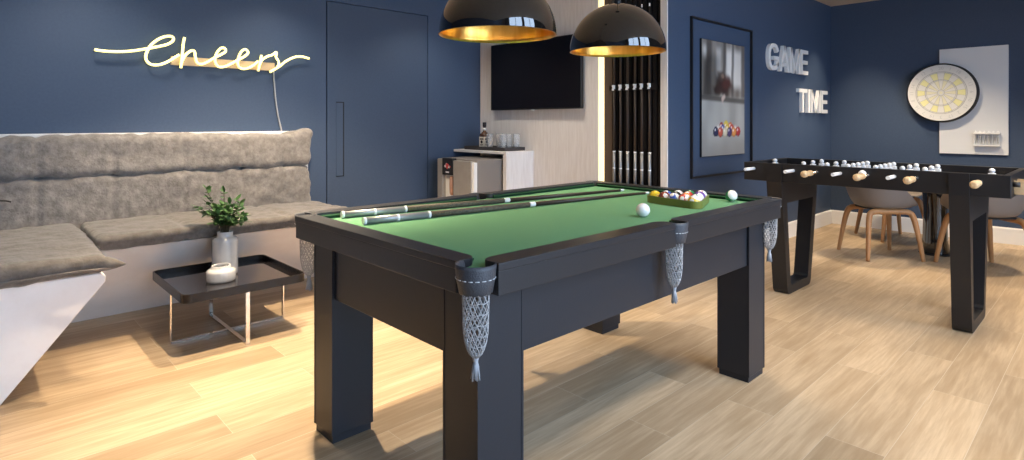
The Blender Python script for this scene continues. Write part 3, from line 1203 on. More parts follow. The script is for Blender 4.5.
def pendant(x, y, label):
    t = thing('pendant_lamp', label, 'lamp', (x, y, PZ), group='dome pendants over the pool table')
    bm = bmesh.new()
    n = 24
    prof = [(PR, 0)] + [(PR * cos(k / n * pi / 2), PR * sin(k / n * pi / 2)) for k in range(1, n)] + [(0, PR)]
    lathe(bm, prof, 64)
    obj('shade', bm, M['black_gloss'], t, smooth=True)
    bm = bmesh.new()
    ri = PR - .004
    prof = [(PR - .0005, -.001), (ri, -.001)] + [(ri * cos(k / n * pi / 2), ri * sin(k / n * pi / 2)) for k in range(1, n)] + [(0, ri)]
    lathe(bm, prof, 64)
    obj('gold_lining', bm, M['gold'], t, smooth=True)
    bm = bmesh.new()
    lathe(bm, [(.0, .215), (.022, .215), (.022, .150), (.018, .145), (0, .145)], 20)
    obj('socket', bm, M['black'], t)
    bm = bmesh.new()
    lathe(bm, [(0, .060), (.018, .066), (.030, .085), (.032, .105), (.022, .130), (.014, .146), (0, .146)], 20)
    obj('bulb', bm, M['bulb'], t, smooth=True)
    bm = bmesh.new()
    lathe(bm, [(0, PR + .03), (.012, PR + .03), (.016, PR + .012), (.02, PR - .002), (0, PR - .002)], 20)
    obj('cap', bm, M['black'], t)
    bm = bmesh.new()
    tube(bm, [(0, 0, PR + .02), (0, 0, H1 - PZ - .025)], .003, 8)
    for k in range(3):
        a_ = 2 * pi * k / 3 + .6
        tube(bm, [(.045 * cos(a_), .045 * sin(a_), PR * .975), (.045 * cos(a_), .045 * sin(a_), PR + .012), (.006 * cos(a_), .006 * sin(a_), PR + .16)], .0013, 5)
    obj('cord', bm, M['black'], t)
    bm = bmesh.new()
    lathe(bm, [(0, H1 - PZ - .03), (.05, H1 - PZ - .028), (.055, H1 - PZ - .0005), (0, H1 - PZ - .0005)], 24)
    obj('ceiling_rose', bm, M['black'], t)
    return t


pendant(1.495, 1.66, 'black dome pendant with gold lining hanging above the cues, nearer the bench')
pendant(2.262, 1.66, 'black dome pendant with gold lining hanging in front of the cue rack')

# ------------------------------------------------------------------ screen wall: screen, counter, fridge
tv = thing('television', 'dark flat television mounted on the pale wood wall above the counter', 'television', (XM, 3.78, 1.64))
bm = bx(XM - .060, XM - .024, 3.200, 4.366, 1.316, 1.963, bev=.004)
obj('body', off(bm, -XM, -3.78, -1.64), M['screen_frame'], tv)
bm = bx(XM - .0612, XM - .0595, 3.208, 4.358, 1.330, 1.955)
obj('screen', off(bm, -XM, -3.78, -1.64), M['screen'], tv)
bm = bx(XM - .064, XM - .05, 3.765, 3.80, 1.306, 1.317, bev=.002)
obj('indicator', off(bm, -XM, -3.78, -1.64), M['white'], tv)
bm = bx(XM - .0245, XM - .0005, 3.55, 4.0, 1.48, 1.82)
obj('wall_mount', off(bm, -XM, -3.78, -1.64), M['black'], tv)

ctr = thing('counter', 'pale wood counter with an open niche against the screen wall', 'counter', (3.7, 4.2, 0))
CX0, CZT = 3.55, .930
bm = bx(CX0, XM - .0005, 3.872, YB - .001, CZT - .024, CZT, bev=.002)
obj('worktop', off(bm, -3.7, -4.2), M['counter_white'], ctr)
bm = bx(CX0, XM - .0005, 3.825, 3.871, 0, CZT, bev=.002)
obj('end_panel', off(bm, -3.7, -4.2), M['whitewood'], ctr)

fr = thing('ice_dispenser', 'grey steel beverage dispenser cabinet with a black label, under the counter', 'dispenser', (3.5, 4.16, 0))
FX0, FX1, FY0, FY1, FZ = 3.225, 3.80, 3.895, 4.425, .864
bm = bx(FX0 + .045, FX1, FY0, FY1, .02, FZ, bev=.006)
obj('body', off(bm, -3.5, -4.16), M['fridge_side'], fr)
bm = bmesh.new()
# front: door panel on the right, left column with the dispensing recess
box(bm, FX0, FX0 + .044, FY0 + .03, 4.185, .03, FZ - .012, bev=.006)
box(bm, FX0, FX0 + .044, 4.345, FY1, .03, FZ - .004, bev=.006)
box(bm, FX0, FX0 + .044, 4.187, 4.343, .03, .50, bev=.006)
obj('door', off(bm, -3.5, -4.16), M['fridge'], fr)
bm = bx(FX0 + .006, FX0 + .044, FY0, FY0 + .028, .03, FZ - .02, bev=.004)
obj('door_handle', off(bm, -3.5, -4.16), M['white_trim'], fr)
bm = bmesh.new()
box(bm, FX0 + .036, FX0 + .044, 4.187, 4.343, .502, .712)
obj('recess', off(bm, -3.5, -4.16), M['white_trim'], fr)
bm = bmesh.new()
lathe(bm, [(0, 0), (.014, 0), (.020, .02), (.022, .10), (.020, .14), (.016, .17), (0, .17)], 20, (FX0 + .016, 4.225, .535))
obj('spout', off(bm, -3.5, -4.16), M['copper'], fr, smooth=True)
bm = bx(FX0 - .003, FX0 + .044, 4.190, 4.345, .715, FZ + .004, bev=.002)
lb = obj('label_panel', off(bm, -3.5, -4.16), M['black'], fr)
bm = bmesh.new()
X_ = FX0 - .0045
for (yc, zc, wy, wz, mi) in ((4.262, .795, .040, .007, 1), (4.27, .800, .020, .022, 0), (4.295, .795, .016, .012, 1), (4.245, .790, .018, .012, 1), (4.268, .780, .012, .010, 0), (4.28, .812, .010, .012, 1), (4.255, .806, .012, .009, 0), (4.225, .792, .008, .008, 0)):
    prism(bm, [(yc + wy * cos(2 * pi * k / 14), zc + wz * sin(2 * pi * k / 14)) for k in range(14)], 'x', X_ + .0002 * mi, X_ + .002, mi=mi)
obj('emblem', off(bm, -3.5, -4.16), [M['red_mark'], M['white']], lb)
bm = bmesh.new()
prism(bm, [(4.244, .735), (4.288, .735), (4.292, .747), (4.240, .747)], 'x', X_ - .0004, X_ + .002)
obj('small_lettering', off(bm, -3.5, -4.16), M['white'], lb)

ty = tag(obj('serving_tray', None or (lambda b_: (box(b_, 3.60, 3.86, 3.90, 4.49, CZT + .0005, CZT + .008, bev=.002), box(b_, 3.60, 3.608, 3.90, 4.49, CZT + .006, CZT + .034), box(b_, 3.852, 3.86, 3.90, 4.49, CZT + .006, CZT + .034), box(b_, 3.608, 3.852, 3.90, 3.908, CZT + .006, CZT + .034), box(b_, 3.608, 3.852, 4.482, 4.49, CZT + .006, CZT + .034), b_)[-1])(bmesh.new()), M['dark_tray']), 'dark brown serving tray on the pale counter below the screen', 'tray')
TZ = CZT + .0085
bt_ = thing('liquor_bottle', 'square dark liquor bottle with black cap on the counter tray', 'bottle', (3.70, 4.30, TZ))
bm = bmesh.new()
box(bm, -.036, .036, -.036, .036, 0, .150, bev=.008, seg=3)
lathe(bm, [(.036, .146), (.030, .158), (.017, .168), (.015, .178), (.015, .222)], 20)
obj('glass_body', bm, M['whisky'], bt_, smooth=True, angle=40)
bm = bmesh.new()
box(bm, -.0375, .0375, -.0375, .0375, .022, .118)
lo = obj('label', bm, M['label'], bt_)
bm = bmesh.new()
for s in range(2):
    for (a, z0, z1, wq) in ((0, .090, .102, .028), (0, .040, .046, .022), (0, .030, .034, .018)):
        if s == 0:
            box(bm, -.0382, -.0374, a - wq, a + wq, z0, z1)
        else:
            box(bm, a - wq, a + wq, -.0382, -.0374, z0, z1)
    for k in range(2):
        pass
prism(bm, [(.016 * cos(2 * pi * k / 16), .068 + .016 * sin(2 * pi * k / 16)) for k in range(16)], 'x', -.0382, -.0374)
prism(bm, [(.016 * cos(2 * pi * k / 16), .068 + .016 * sin(2 * pi * k / 16)) for k in range(16)], 'y', -.0382, -.0374)
obj('label_print', bm, M['black'], lo)
bm = bmesh.new()
lathe(bm, [(0, .180), (.0165, .180), (.0165, .205), (0, .205)], 20)
obj('neck_label', bm, M['label'], bt_)
bm = bmesh.new()
lathe(bm, [(0, .215), (.017, .215), (.0185, .218), (.0185, .256), (.016, .259), (0, .259)], 20)
obj('cap', bm, M['black'], bt_)

gl = None
gspots = [(3.66, 4.175), (3.77, 4.155), (3.70, 4.08), (3.78, 4.035), (3.67, 4.00), (3.80, 3.955)]
glab = ['tall clear glass right beside the dark liquor bottle', 'clear glass second from the bottle on the tray', 'clear glass third from the bottle on the tray', 'clear glass fourth from the bottle on the tray', 'clear glass next to the last one at the tray\'s right end', 'clear glass at the right end of the counter tray']
for (gx, gy), lab in zip(gspots, glab):
    if gl is None:
        bm = bmesh.new()
        lathe(bm, [(0, 0), (.026, 0), (.028, .003), (.033, .125), (.0345, .150), (.0325, .150), (.031, .125), (.0262, .012), (0, .010)], 24)
        gl = tag(obj('drinking_glass', bm, M['glass'], smooth=True), lab, 'glass', 'glasses on the counter tray')
        g = gl
    else:
        g = gl.copy()
        COL.objects.link(g)
        g['label'] = lab
    g.location = (gx, gy, TZ)

# ------------------------------------------------------------------ cue rack on the slats
rack = thing('cue_rack', 'dark wall cue rack with white clips on the slatted recess', 'cue rack', (XM + .02, 2.73, 0))
bm = bx(XM + .012, XM + .0275, 2.50, 2.96, 1.455, 1.505, bev=.003)
obj('clip_bar', off(bm, -(XM + .02), -2.73), M['slat'], rack)
bm = bx(XM - .035, XM + .0275, 2.50, 2.96, .655, .680, bev=.003)
obj('foot_rail', off(bm, -(XM + .02), -2.73), M['slat'], rack)
CY = (2.897, 2.832, 2.762, 2.690, 2.627, 2.556)
for yv in CY:
    bm = bmesh.new()
    for dz in (-.020, .012):
        box(bm, XM - .0185, XM - .0095, yv - .0100, yv + .0100, 1.478 + dz, 1.492 + dz, bev=.002)
    box(bm, XM - .0165, XM - .0100, yv - .006, yv + .006, 1.462, 1.500)
    obj('clip', off(bm, -(XM + .02), -2.73), M['white'], rack)
wc = None
words = ['standing cue beside the yellow light strip in the wall rack', 'second standing cue from the yellow light strip in the wall rack', 'third standing cue from the yellow light strip in the wall rack', 'third standing cue from the pale corner post in the wall rack', 'second standing cue from the pale corner post in the wall rack', 'standing cue nearest the pale corner post in the wall rack']
for yv, lab in zip(CY, words):
    if wc is None:
        wc = make_cue('wall_cue', lab, 'cues standing in the wall rack', 1.45, 'shaft', .88)
        q = wc
    else:
        q = dup(wc, label=lab)
    q.location = (XM, yv, .681)
    q.rotation_euler = (0, radians(-90), 0)

# ------------------------------------------------------------------ poster
pf = thing('picture_frame', 'thin black rectangular frame fixed on the navy wall around the billiards poster', 'frame', (4.78, YP, 1.4))
fx0, fx1, fz0, fz1 = 4.235, 5.333, .744, 2.050
t_ = .015
bm = bmesh.new()
box(bm, fx0, fx0 + t_, YP - .022, YP - .0005, fz0, fz1)
box(bm, fx1 - t_, fx1, YP - .022, YP - .0005, fz0, fz1)
box(bm, fx0 + t_, fx1 - t_, YP - .022, YP - .0005, fz1 - t_, fz1)
box(bm, fx0 + t_, fx1 - t_, YP - .022, YP - .0005, fz0, fz0 + t_)
obj('moulding', off(bm, -4.78, -YP, -1.4), M['black'], pf)
px0, px1, pz0, pz1 = 4.390, 5.170, .911, 1.887
po_ = thing('poster', 'framed-in photo poster of a blurred player behind racked billiard balls on navy wall', 'poster', (4.78, YP, 1.4))
bm = bx(px0, px1, YP - .018, YP - .0005, pz0, pz1, bev=.002)
obj('panel', off(bm, -4.78, -YP, -1.4), M['black'], po_)


def lerp(a, b, t):
    t = max(0.0, min(1.0, t))
    return tuple(a[i] * (1 - t) + b[i] * t for i in range(3))


def sst(a, b, x):
    t = max(0.0, min(1.0, (x - a) / (b - a)))
    return t * t * (3 - 2 * t)


PB = [(.33, .205, (.03, .03, .08)), (.42, .200, (.55, .10, .06)), (.51, .198, (.70, .62, .45)), (.60, .200, (.08, .05, .16)), (.69, .198, (.75, .30, .08)), (.78, .202, (.50, .05, .05)),
      (.38, .228, (.60, .58, .52)), (.47, .228, (.10, .12, .40)), (.56, .230, (.75, .50, .06)), (.65, .230, (.60, .08, .06)), (.73, .228, (.55, .45, .40)),
      (.44, .252, (.35, .05, .05)), (.53, .254, (.80, .60, .10)), (.62, .254, (.70, .22, .10)), (.53, .275, (.75, .55, .1))]


def poster(s, t):
    """s, t in 0..1 (left to right, bottom to top)"""
    n1 = noise.noise(Vector((s * 5, t * 3, 2.0)))
    top = lerp((.07, .055, .048), (.46, .42, .37), .48 + .6 * noise.noise(Vector((s * 8.0, t * 2.0, 9))) + .3 * n1)
    # pale strips and dark posts of the blurred bar
    for a_, b_, v_, t0 in ((.03, .09, 1.0, .80), (.32, .42, .8, .66), (.56, .68, 1.05, .58), (.72, .92, .95, .56)):
        k = sst(a_ - .05, a_ + .03, s) * (1 - sst(b_ - .03, b_ + .05, s)) * sst(t0, t0 + .10, t) * (1 - sst(.90, .99, t))
        top = lerp(top, (.74 * v_, .70 * v_, .65 * v_), k * .85)
    for c_, w_ in ((.15, .06), (.50, .035), (.70, .03), (.96, .05)):
        k = (1 - sst(w_ * .4, w_ * 1.5, abs(s - c_ - .02 * noise.noise(Vector((t * 6, c_, 0))))))
        top = lerp(top, (.05, .04, .038), k * .7)

    ws = s + .07 * noise.noise(Vector((s * 6, t * 14, 3)))
    wt_ = t + .035 * noise.noise(Vector((s * 11, t * 7, 8)))

    def blob(c, cx, cy, rx, ry, col, k=1.0):
        d = sqrt(((ws - cx) / rx) ** 2 + ((wt_ - cy) / ry) ** 2)
        return lerp(c, col, k * (1 - sst(.45, 1.35, d)))
    # the out-of-focus player leaning over the far cushion
    top = blob(top, .50, .61, .19, .085, (.040, .020, .020))
    top = blob(top, .36, .58, .13, .05, (.05, .026, .024), .9)
    top = blob(top, .57, .65, .12, .07, (.075, .026, .024), .8)
    top = blob(top, .43, .70, .085, .055, (.06, .032, .025), .8)
    top = blob(top, .45, .705, .040, .022, (.30, .20, .15), .6)
    tab = lerp((.29, .285, .265), (.40, .39, .365), .5 + n1 + .5 * (t - .25))
    tab = lerp(tab, (.26, .25, .23), sst(.25, 0, t) * .8)
    top = lerp(top, tuple(q * .35 for q in top), (1 - sst(.25, .55, s)) * (1 - sst(.82, .95, t)) * .8)
    c = lerp(tab, top, sst(.485, .54, t))
    c = lerp(c, (.06, .05, .045), (1 - sst(.010, .035, abs(t - .505 + .02 * s))) * .85)
    c = blob(c, .47, .50, .035, .045, (.55, .42, .36), .9)
    d = ((s - .57) / .34) ** 2 + ((t - .185) / .022) ** 2
    c = lerp(c, (.05, .05, .045), .7 * (1 - sst(.5, 1.2, d)))
    for bx_, by_, bc in PB[::-1]:
        bx_ = .57 + (bx_ - .555) * 1.18
        by_ = .205 + (by_ - .2) * .80
        d = ((s - bx_) / .060) ** 2 + ((t - by_) / .044) ** 2
        if d < 1:
            c = lerp(bc, (.02, .02, .02), .55 * d * (1 if t < by_ else .5))
            dd = ((s - bx_ + .014) / .018) ** 2 + ((t - by_ - .016) / .013) ** 2
            c = lerp(c, (.85, .83, .8), (1 - sst(.3, 1.0, dd)) * .8)
    return c


NX, NZ = 84, 104
me = bpy.data.meshes.new('printed_photo')
vs = [(px0 + .004 + (px1 - px0 - .008) * i / NX - 4.78, -.0187, pz0 + .004 + (pz1 - pz0 - .008) * k / NZ - 1.4) for k in range(NZ + 1) for i in range(NX + 1)]
fs = [(k * (NX + 1) + i, k * (NX + 1) + i + 1, (k + 1) * (NX + 1) + i + 1, (k + 1) * (NX + 1) + i) for k in range(NZ) for i in range(NX)]
me.from_pydata(vs, [], fs)
ca = me.color_attributes.new('print', 'FLOAT_COLOR', 'POINT')
for k in range(NZ + 1):
    for i in range(NX + 1):
        c = poster(i / NX, k / NZ)
        ca.data[k * (NX + 1) + i].color = (c[0], c[1], c[2], 1)
me.materials.append(attr_mat('photo_print', .35))
o = bpy.data.objects.new('printed_photo', me)
COL.objects.link(o)
o.parent = po_


# ------------------------------------------------------------------ wall letters
def text_mesh(ch, size=1.0, extrude=0.0, offset=0.0):
    cu = bpy.data.curves.new('t', 'FONT')
    cu.body = ch
    cu.size = size
    cu.extrude = extrude
    cu.offset = offset
    cu.resolution_u = 6
    to = bpy.data.objects.new('t', cu)
    COL.objects.link(to)
    dg = bpy.context.evaluated_depsgraph_get()
    me_ = bpy.data.meshes.new_from_object(to.evaluated_get(dg))
    bpy.data.objects.remove(to)
    bpy.data.curves.remove(cu)
    bm_ = bmesh.new()
    bm_.from_mesh(me_)
    bpy.data.meshes.remove(me_)
    return bm_


def glyph(bm, ch, wd, ht, d, sw):
    """a block letter of the given width, height, depth and stroke"""
    def bar(x0, x1, z0, z1):
        box(bm, x0, x1, -d, 0, z0, z1)

    def dia(xa, xb, za, zb, wx):
        prism(bm, [(xa, za), (xa + wx, za), (xb + wx, zb), (xb, zb)], 'y', -d, 0)
    th = sw * .86
    if ch == 'E':
        bar(0, sw, 0, ht)
        for z in (0, (ht - th) / 2, ht - th):
            bar(sw, wd * (.93 if 0 < z < ht - th - .01 else 1), z, z + th)
    elif ch == 'T':
        bar(0, wd, ht - th, ht)
        bar((wd - sw) / 2, (wd + sw) / 2, 0, ht - th)
    elif ch == 'I':
        bar(0, wd, 0, ht)
    elif ch == 'M':
        bar(0, sw * .9, 0, ht)
        bar(wd - sw * .9, wd, 0, ht)
        dia(wd / 2 - sw * .42, sw * .15, 0, ht, sw * .84)
        dia(wd / 2 - sw * .42, wd - sw * .99, 0, ht, sw * .84)
    elif ch == 'A':
        dia(0, wd / 2 - sw * .55, 0, ht, sw)
        dia(wd - sw, wd / 2 - sw * .45, 0, ht, sw)
        bar(wd * .25, wd * .75, ht * .20, ht * .20 + th * .9)
    elif ch == 'G':
        n = 22
        O, I = [], []
        for k in range(n + 1):
            a = radians(28 + (335 - 28) * k / n)
            ca, sa = cos(a), sin(a)
            q = (abs(ca) ** 2.6 + abs(sa) ** 2.6) ** (-1 / 2.6)
            O.append((wd / 2 + wd / 2 * ca * q, ht / 2 + ht / 2 * sa * q))
            I.append((wd / 2 + (wd / 2 - sw) * ca * q, ht / 2 + (ht / 2 - th) * sa * q))
        for k in range(n):
            prism(bm, [O[k], O[k + 1], I[k + 1], I[k]], 'y', -d, 0)
        bar(wd * .52, wd, ht * .40, ht * .40 + th * .9)
        bar(wd - sw, wd, ht * .14, ht * .41)


def letters(word, spans, z0, z1, group, labs):
    for ch, (a, b), lab in zip(word, spans, labs):
        bm = bmesh.new()
        glyph(bm, ch, b - a, z1 - z0, .032, .046)
        bmesh.ops.remove_doubles(bm, verts=bm.verts[:], dist=1e-5)
        o = tag(obj('wall_letter', bm, M['letter']), lab, 'letter', group)
        o.location = (a, YP - .0005, z0)


letters('GAME', ((5.66, 5.91), (5.925, 6.165), (6.185, 6.455), (6.48, 6.675)), 1.709, 1.972, 'white letters spelling GAME',
        ['raised white letter G starting the word GAME on the navy wall', 'raised white letter A in the word GAME on the navy wall', 'raised white letter M in the word GAME on the navy wall', 'raised white letter E ending the word GAME on the navy wall'])
letters('TIME', ((6.42, 6.65), (6.68, 6.735), (6.765, 7.05), (7.08, 7.275)), 1.301, 1.556, 'white letters spelling TIME',
        ['raised white letter T starting the word TIME on the navy wall', 'raised white letter I in the word TIME on the navy wall', 'raised white letter M in the word TIME on the navy wall', 'raised white letter E ending the word TIME on the navy wall'])

# ------------------------------------------------------------------ dart corner
bm = bx(XF - .022, XF - .0005, .787, 1.342, .872, 1.961, bev=.002)
tag(obj('wall_panel', bm, M['board_white']), 'plain white rectangular backing panel on the navy wall behind the dartboard', 'panel')
db = thing('dartboard', 'round pale dartboard with yellow sectors hung over the edge of the white panel', 'dartboard', (XF - .0225, 1.316, 1.504))
DR = .295


def dpt(r, a, x):
    return (x, -r * sin(a), r * cos(a))       # a turns clockwise as the viewer sees it


bm = bmesh.new()
n = 64
pr = [(0, 0), (DR + .008, 0), (DR + .014, -.004), (DR + .013, -.050), (DR + .003, -.066), (DR - .004, -.0702), (0, -.0695)]
rings = []
for (r, x) in pr:
    rings.append([bm.verts.new(dpt(r, 2 * pi * k / n, x)) for k in range(n)] if r > 0 else [bm.verts.new((x, 0, 0))])
for A, B in zip(rings, rings[1:]):
    for k in range(n):
        k2 = (k + 1) % n
        if len(A) == 1:
            bm.faces.new((A[0], B[k], B[k2]))
        elif len(B) == 1:
            bm.faces.new((A[k], A[k2], B[0]))
        else:
            bm.faces.new((A[k], A[k2], B[k2], B[k]))
obj('board_body', bm, M['black'], db, smooth=True, angle=40)
bm = bmesh.new()


def sector(bm, r0, r1, a0, a1, mi, x=-.0712):
    m_ = max(2, int((a1 - a0) / .07))
    for k in range(m_):
        p, q = a0 + (a1 - a0) * k / m_, a0 + (a1 - a0) * (k + 1) / m_
        pts = [dpt(r0, p, x), dpt(r1, p, x), dpt(r1, q, x), dpt(r0, q, x)]
        if r0 == 0:
            pts = pts[1:3] + [(x, 0, 0)]
        f = bm.faces.new([bm.verts.new(P_) for P_ in pts])
        f.material_index = mi


st = 2 * pi / 20
sector(bm, .218, DR - .004, 0, 2 * pi, 2)                 # pale number ring
for k in range(20):
    a0 = (k - .5) * st
    sector(bm, .207, .218, a0, a0 + st, 1 if k % 2 else 2)
    sector(bm, .137, .207, a0, a0 + st, 0 if k % 2 else 2)
    sector(bm, .126, .137, a0, a0 + st, 1 if k % 2 else 2)
    sector(bm, .030, .126, a0, a0 + st, 3 if k % 2 else 2)
sector(bm, .014, .030, 0, 2 * pi, 1)
sector(bm, 0, .014, 0, 2 * pi, 3)
bmesh.ops.remove_doubles(bm, verts=bm.verts[:], dist=1e-5)
obj('target_face', bm, [M['board_cream'], M['board_grey'], M['board_ring'], mat('cream_felt', (.70, .67, .48), .7)], db)
bm = bmesh.new()
for r in (.030, .126, .137, .207, .218):
    tube(bm, [dpt(r, 2 * pi * k / 64, -.0715) for k in range(64)], .0016 if r != .137 and r != .218 else .0024, 4, closed=True)
for k in range(20):
    a0 = (k - .5) * st
    tube(bm, [dpt(.030, a0, -.0715), dpt(.218, a0, -.0715)], .0011, 4)
obj('wires', bm, M['wire'], db)
for k, num in enumerate((20, 1, 18, 4, 13, 6, 10, 15, 2, 17, 3, 19, 7, 16, 8, 11, 14, 9, 12, 5)):
    tb = text_mesh(str(num), .046, .0006)
    xs_ = [v.co.x for v in tb.verts]
    ys_ = [v.co.y for v in tb.verts]
    cxx, cyy = (min(xs_) + max(xs_)) / 2, (min(ys_) + max(ys_)) / 2
    cc = dpt(.255, k * st, -.0718)
    an = k * st
    for v in tb.verts:
        lx, ly = v.co.x - cxx, v.co.y - cyy
        # viewer sees -Y as right
        rx_, rz_ = lx * cos(an) + ly * sin(an), -lx * sin(an) + ly * cos(an)
        v.co = Vector((cc[0] - v.co.z, cc[1] - rx_, cc[2] + rz_))
    obj('numeral', tb, M['numeral'], db)

dh = thing('dart_holder', 'small pale dart holder ledge low on the white panel beneath the dartboard', 'dart holder', (XF - .0225, .95, 1.0))
bm = bx(-.045, 0, -.105, .105, .078, .092, bev=.002)
obj('top_ledge', bm, M['white_trim'], dh)
bm = bx(-.045, 0, -.105, .105, -.045, -.033, bev=.002)
obj('bottom_ledge', bm, M['board_grey'], dh)
dlab = ['silver dart at the dartboard end of the holder', 'silver dart second from the dartboard end of the holder', 'silver dart third from the dartboard end of the holder', 'silver dart third from the far right end of the holder', 'silver dart second from the far right end of the holder', 'silver dart at the far right end of the holder']
d0 = None
for k in range(6):
    loc = (XF - .0225 - .026, .95 + .088 - .035 * k, .9671)
    if d0 is None:
        d0 = thing('dart', dlab[k], 'dart', loc, group='darts in the holder')
        bm = bmesh.new()
        lathe(bm, [(0, 0), (.0015, .012), (.005, .03), (.0065, .045), (.0065, .080), (.004, .088), (.003, .12), (0, .122)], 10)
        obj('barrel', bm, M['wire'], d0, smooth=True)
        bm = bmesh.new()
        for a_ in (0, pi / 2):
            for s_ in (1, -1):
                c_, sn = cos(a_) * s_, sin(a_) * s_
                pts = [(0.001, .100), (.013, .112), (.013, .140), (0.001, .145)]
                f0 = [bm.verts.new((r * c_ - .0006 * sn, r * sn + .0006 * c_, z)) for r, z in pts]
                f1 = [bm.verts.new((r * c_ + .0006 * sn, r * sn - .0006 * c_, z)) for r, z in pts]
                bm.faces.new(f0)
                bm.faces.new(f1[::-1])
                for i in range(4):
                    bm.faces.new((f0[i], f1[i], f1[(i + 1) % 4], f0[(i + 1) % 4]))
        obj('flight', bm, M['white'], d0)
    else:
        dup(d0, loc=loc, label=dlab[k])

# ------------------------------------------------------------------ foosball table
FX, FXE = 4.055, 4.775
FYA, FYB = .417, 1.872
FZ0, FZ1 = .790, .915
fb = thing('foosball_table', 'black foosball table with white players in front of the dart wall', 'foosball table', (4.41, 1.145, 0))


def F(bm):
    return off(bm, -4.41, -1.145)


wt = .032
for nm, a in (('side_panel', (FX, FX + wt, FYA, FYB)), ('side_panel', (FXE - wt, FXE, FYA, FYB))):
    obj(nm, F(bx(*a, FZ0, FZ1, bev=.003)), M['black'], fb)
for nm, a in (('end_panel', (FX + wt, FXE - wt, FYA, FYA + wt)), ('end_panel', (FX + wt, FXE - wt, FYB - wt, FYB))):
    bm = bx(*a, FZ0, FZ1, bev=.003)
    obj(nm, F(bm), M['black'], fb)
obj('playing_field', F(bx(FX + wt, FXE - wt, FYA + wt, FYB - wt, FZ0, FZ0 + .014)), M['slat'], fb)
bm = bmesh.new()
box(bm, FX + wt + .01, FXE - wt - .01, 1.142, 1.148, FZ0 + .0142, FZ0 + .0152)
tube(bm, [(4.415 + .09 * cos(2 * pi * k / 32), 1.145 + .09 * sin(2 * pi * k / 32), FZ0 + .0148) for k in range(32)], .002, 4, closed=True)
obj('field_line', F(bm), M['grey_line'], fb)


def trap_leg(y0, y1, xa=4.150):
    bm = bmesh.new()
    # outline in X-Z: a closed tapering hoop, rounded at the floor
    def hoop(xa_t, xb_t, xa_b, xb_b, zt_, zb_, r):
        pts = [(xa_t, zt_)]
        k = (xa_b - xa_t) / (zt_ - zb_)
        for q in range(7):
            a_ = radians(180 + 90 * q / 6)
            pts.append((xa_b + r + r * cos(a_), zb_ + r + r * sin(a_)))
        for q in range(7):
            a_ = radians(270 + 90 * q / 6)
            pts.append((xb_b - r + r * cos(a_), zb_ + r + r * sin(a_)))
        pts.append((xb_t, zt_))
        return pts
    O = hoop(FX - .012, FXE - .05, xa, 4.585, FZ0 - .001, 0, .045)
    I = hoop(FX + .090, FXE - .150, xa + .053, 4.53, .640, .058, .03)
    vo0 = [bm.verts.new((x, y0, z)) for x, z in O]
    vo1 = [bm.verts.new((x, y1, z)) for x, z in O]
    vi0 = [bm.verts.new((x, y0, z)) for x, z in I]
    vi1 = [bm.verts.new((x, y1, z)) for x, z in I]
    n = len(O)
    for i in range(n):
        j = (i + 1) % n
        bm.faces.new((vo0[i], vo0[j], vo1[j], vo1[i]))
        bm.faces.new((vi0[j], vi0[i], vi1[i], vi1[j]))
        bm.faces.new((vo0[j], vo0[i], vi0[i], vi0[j]))
        bm.faces.new((vo1[i], vo1[j], vi1[j], vi1[i]))
    # face plate carried up over the side panel
    box(bm, FX - .012, FX - .0005, y0, y1, FZ0 - .002, FZ1 - .002)
    return bm


obj('leg', F(trap_leg(.592, .685, 4.128)), M['black'], fb)
obj('leg', F(trap_leg(1.607, 1.708)), M['black'], fb)

# rods, players, handles
RZ = .873
rods_y = [FYB - .088 - k * .1655 for k in range(8)]
handles = {2, 4, 6, 7}
counts = (1, 3, 3, 5, 5, 3, 3, 1)
rod_y = [1.800, 1.534, 1.383, 1.246, 1.088, .951, .835, .540]


def man(bm, x, y):
    box(bm, x - .014, x + .014, y - .018, y + .018, RZ - .018, RZ + .026, bev=.005)
    box(bm, x - .010, x + .010, y - .011, y + .011, RZ - .048, RZ - .014, bev=.003)
    box(bm, x - .010, x + .010, y - .018, y + .012, RZ - .058, RZ - .044, bev=.003)
    bmesh.ops.create_icosphere(bm, subdivisions=2, radius=.0155, matrix=Matrix.Translation((x, y, RZ + .039)))


for k, y in enumerate(rod_y):
    has = k in handles
    bm = bmesh.new()
    x_out = FX - (.20 if has else .135)
    tube(bm, [(x_out, y, RZ), (FXE + .03, y, RZ)], .0075, 10)
    o = obj('rod', F(bm), M['chrome'], fb)
    if not has:
        bm = bmesh.new()
        tube(bm, [(x_out - .002, y, RZ), (FX - .001, y, RZ)], .0115, 12)
        obj('end_cap', F(bm), M['white'], o)
    else:
        bm = bmesh.new()
        pr = [(-.245, .008), (-.242, .017), (-.228, .0215), (-.205, .0215), (-.182, .016), (-.160, .0150), (-.135, .0185), (-.115, .0185), (-.102, .012), (-.095, .011)]
        tube(bm, [(FX + a, y, RZ) for a, r in pr], [r for a, r in pr], 14)
        obj('handle', F(bm), M['handle_wood'], o)
    n = counts[k]
    for i in range(n):
        x = 4.415 + (i - (n - 1) / 2) * (.52 / max(n, 2) if n > 1 else 0)
        bm = bmesh.new()
        man(bm, x, y)
        obj('player', F(bm), M['white'], o)
# ball return cup on the near end
bm = bmesh.new()
box(bm, 4.165, 4.32, FYA - .060, FYA - .0005, .805, .818, bev=.002)
box(bm, 4.165, 4.32, FYA - .060, FYA - .050, .818, .880, bev=.002)
box(bm, 4.165, 4.175, FYA - .050, FYA - .0005, .818, .880, bev=.002)
box(bm, 4.31, 4.32, FYA - .050, FYA - .0005, .818, .880, bev=.002)
cupo = obj('ball_tray', F(bm), M['handle_wood'], fb)
bm = bmesh.new()
tube(bm, [(4.13, FYA - .03, .862), (4.13, FYA + .002, .862)], .014, 12)
obj('knob', F(bm), M['black'], fb)
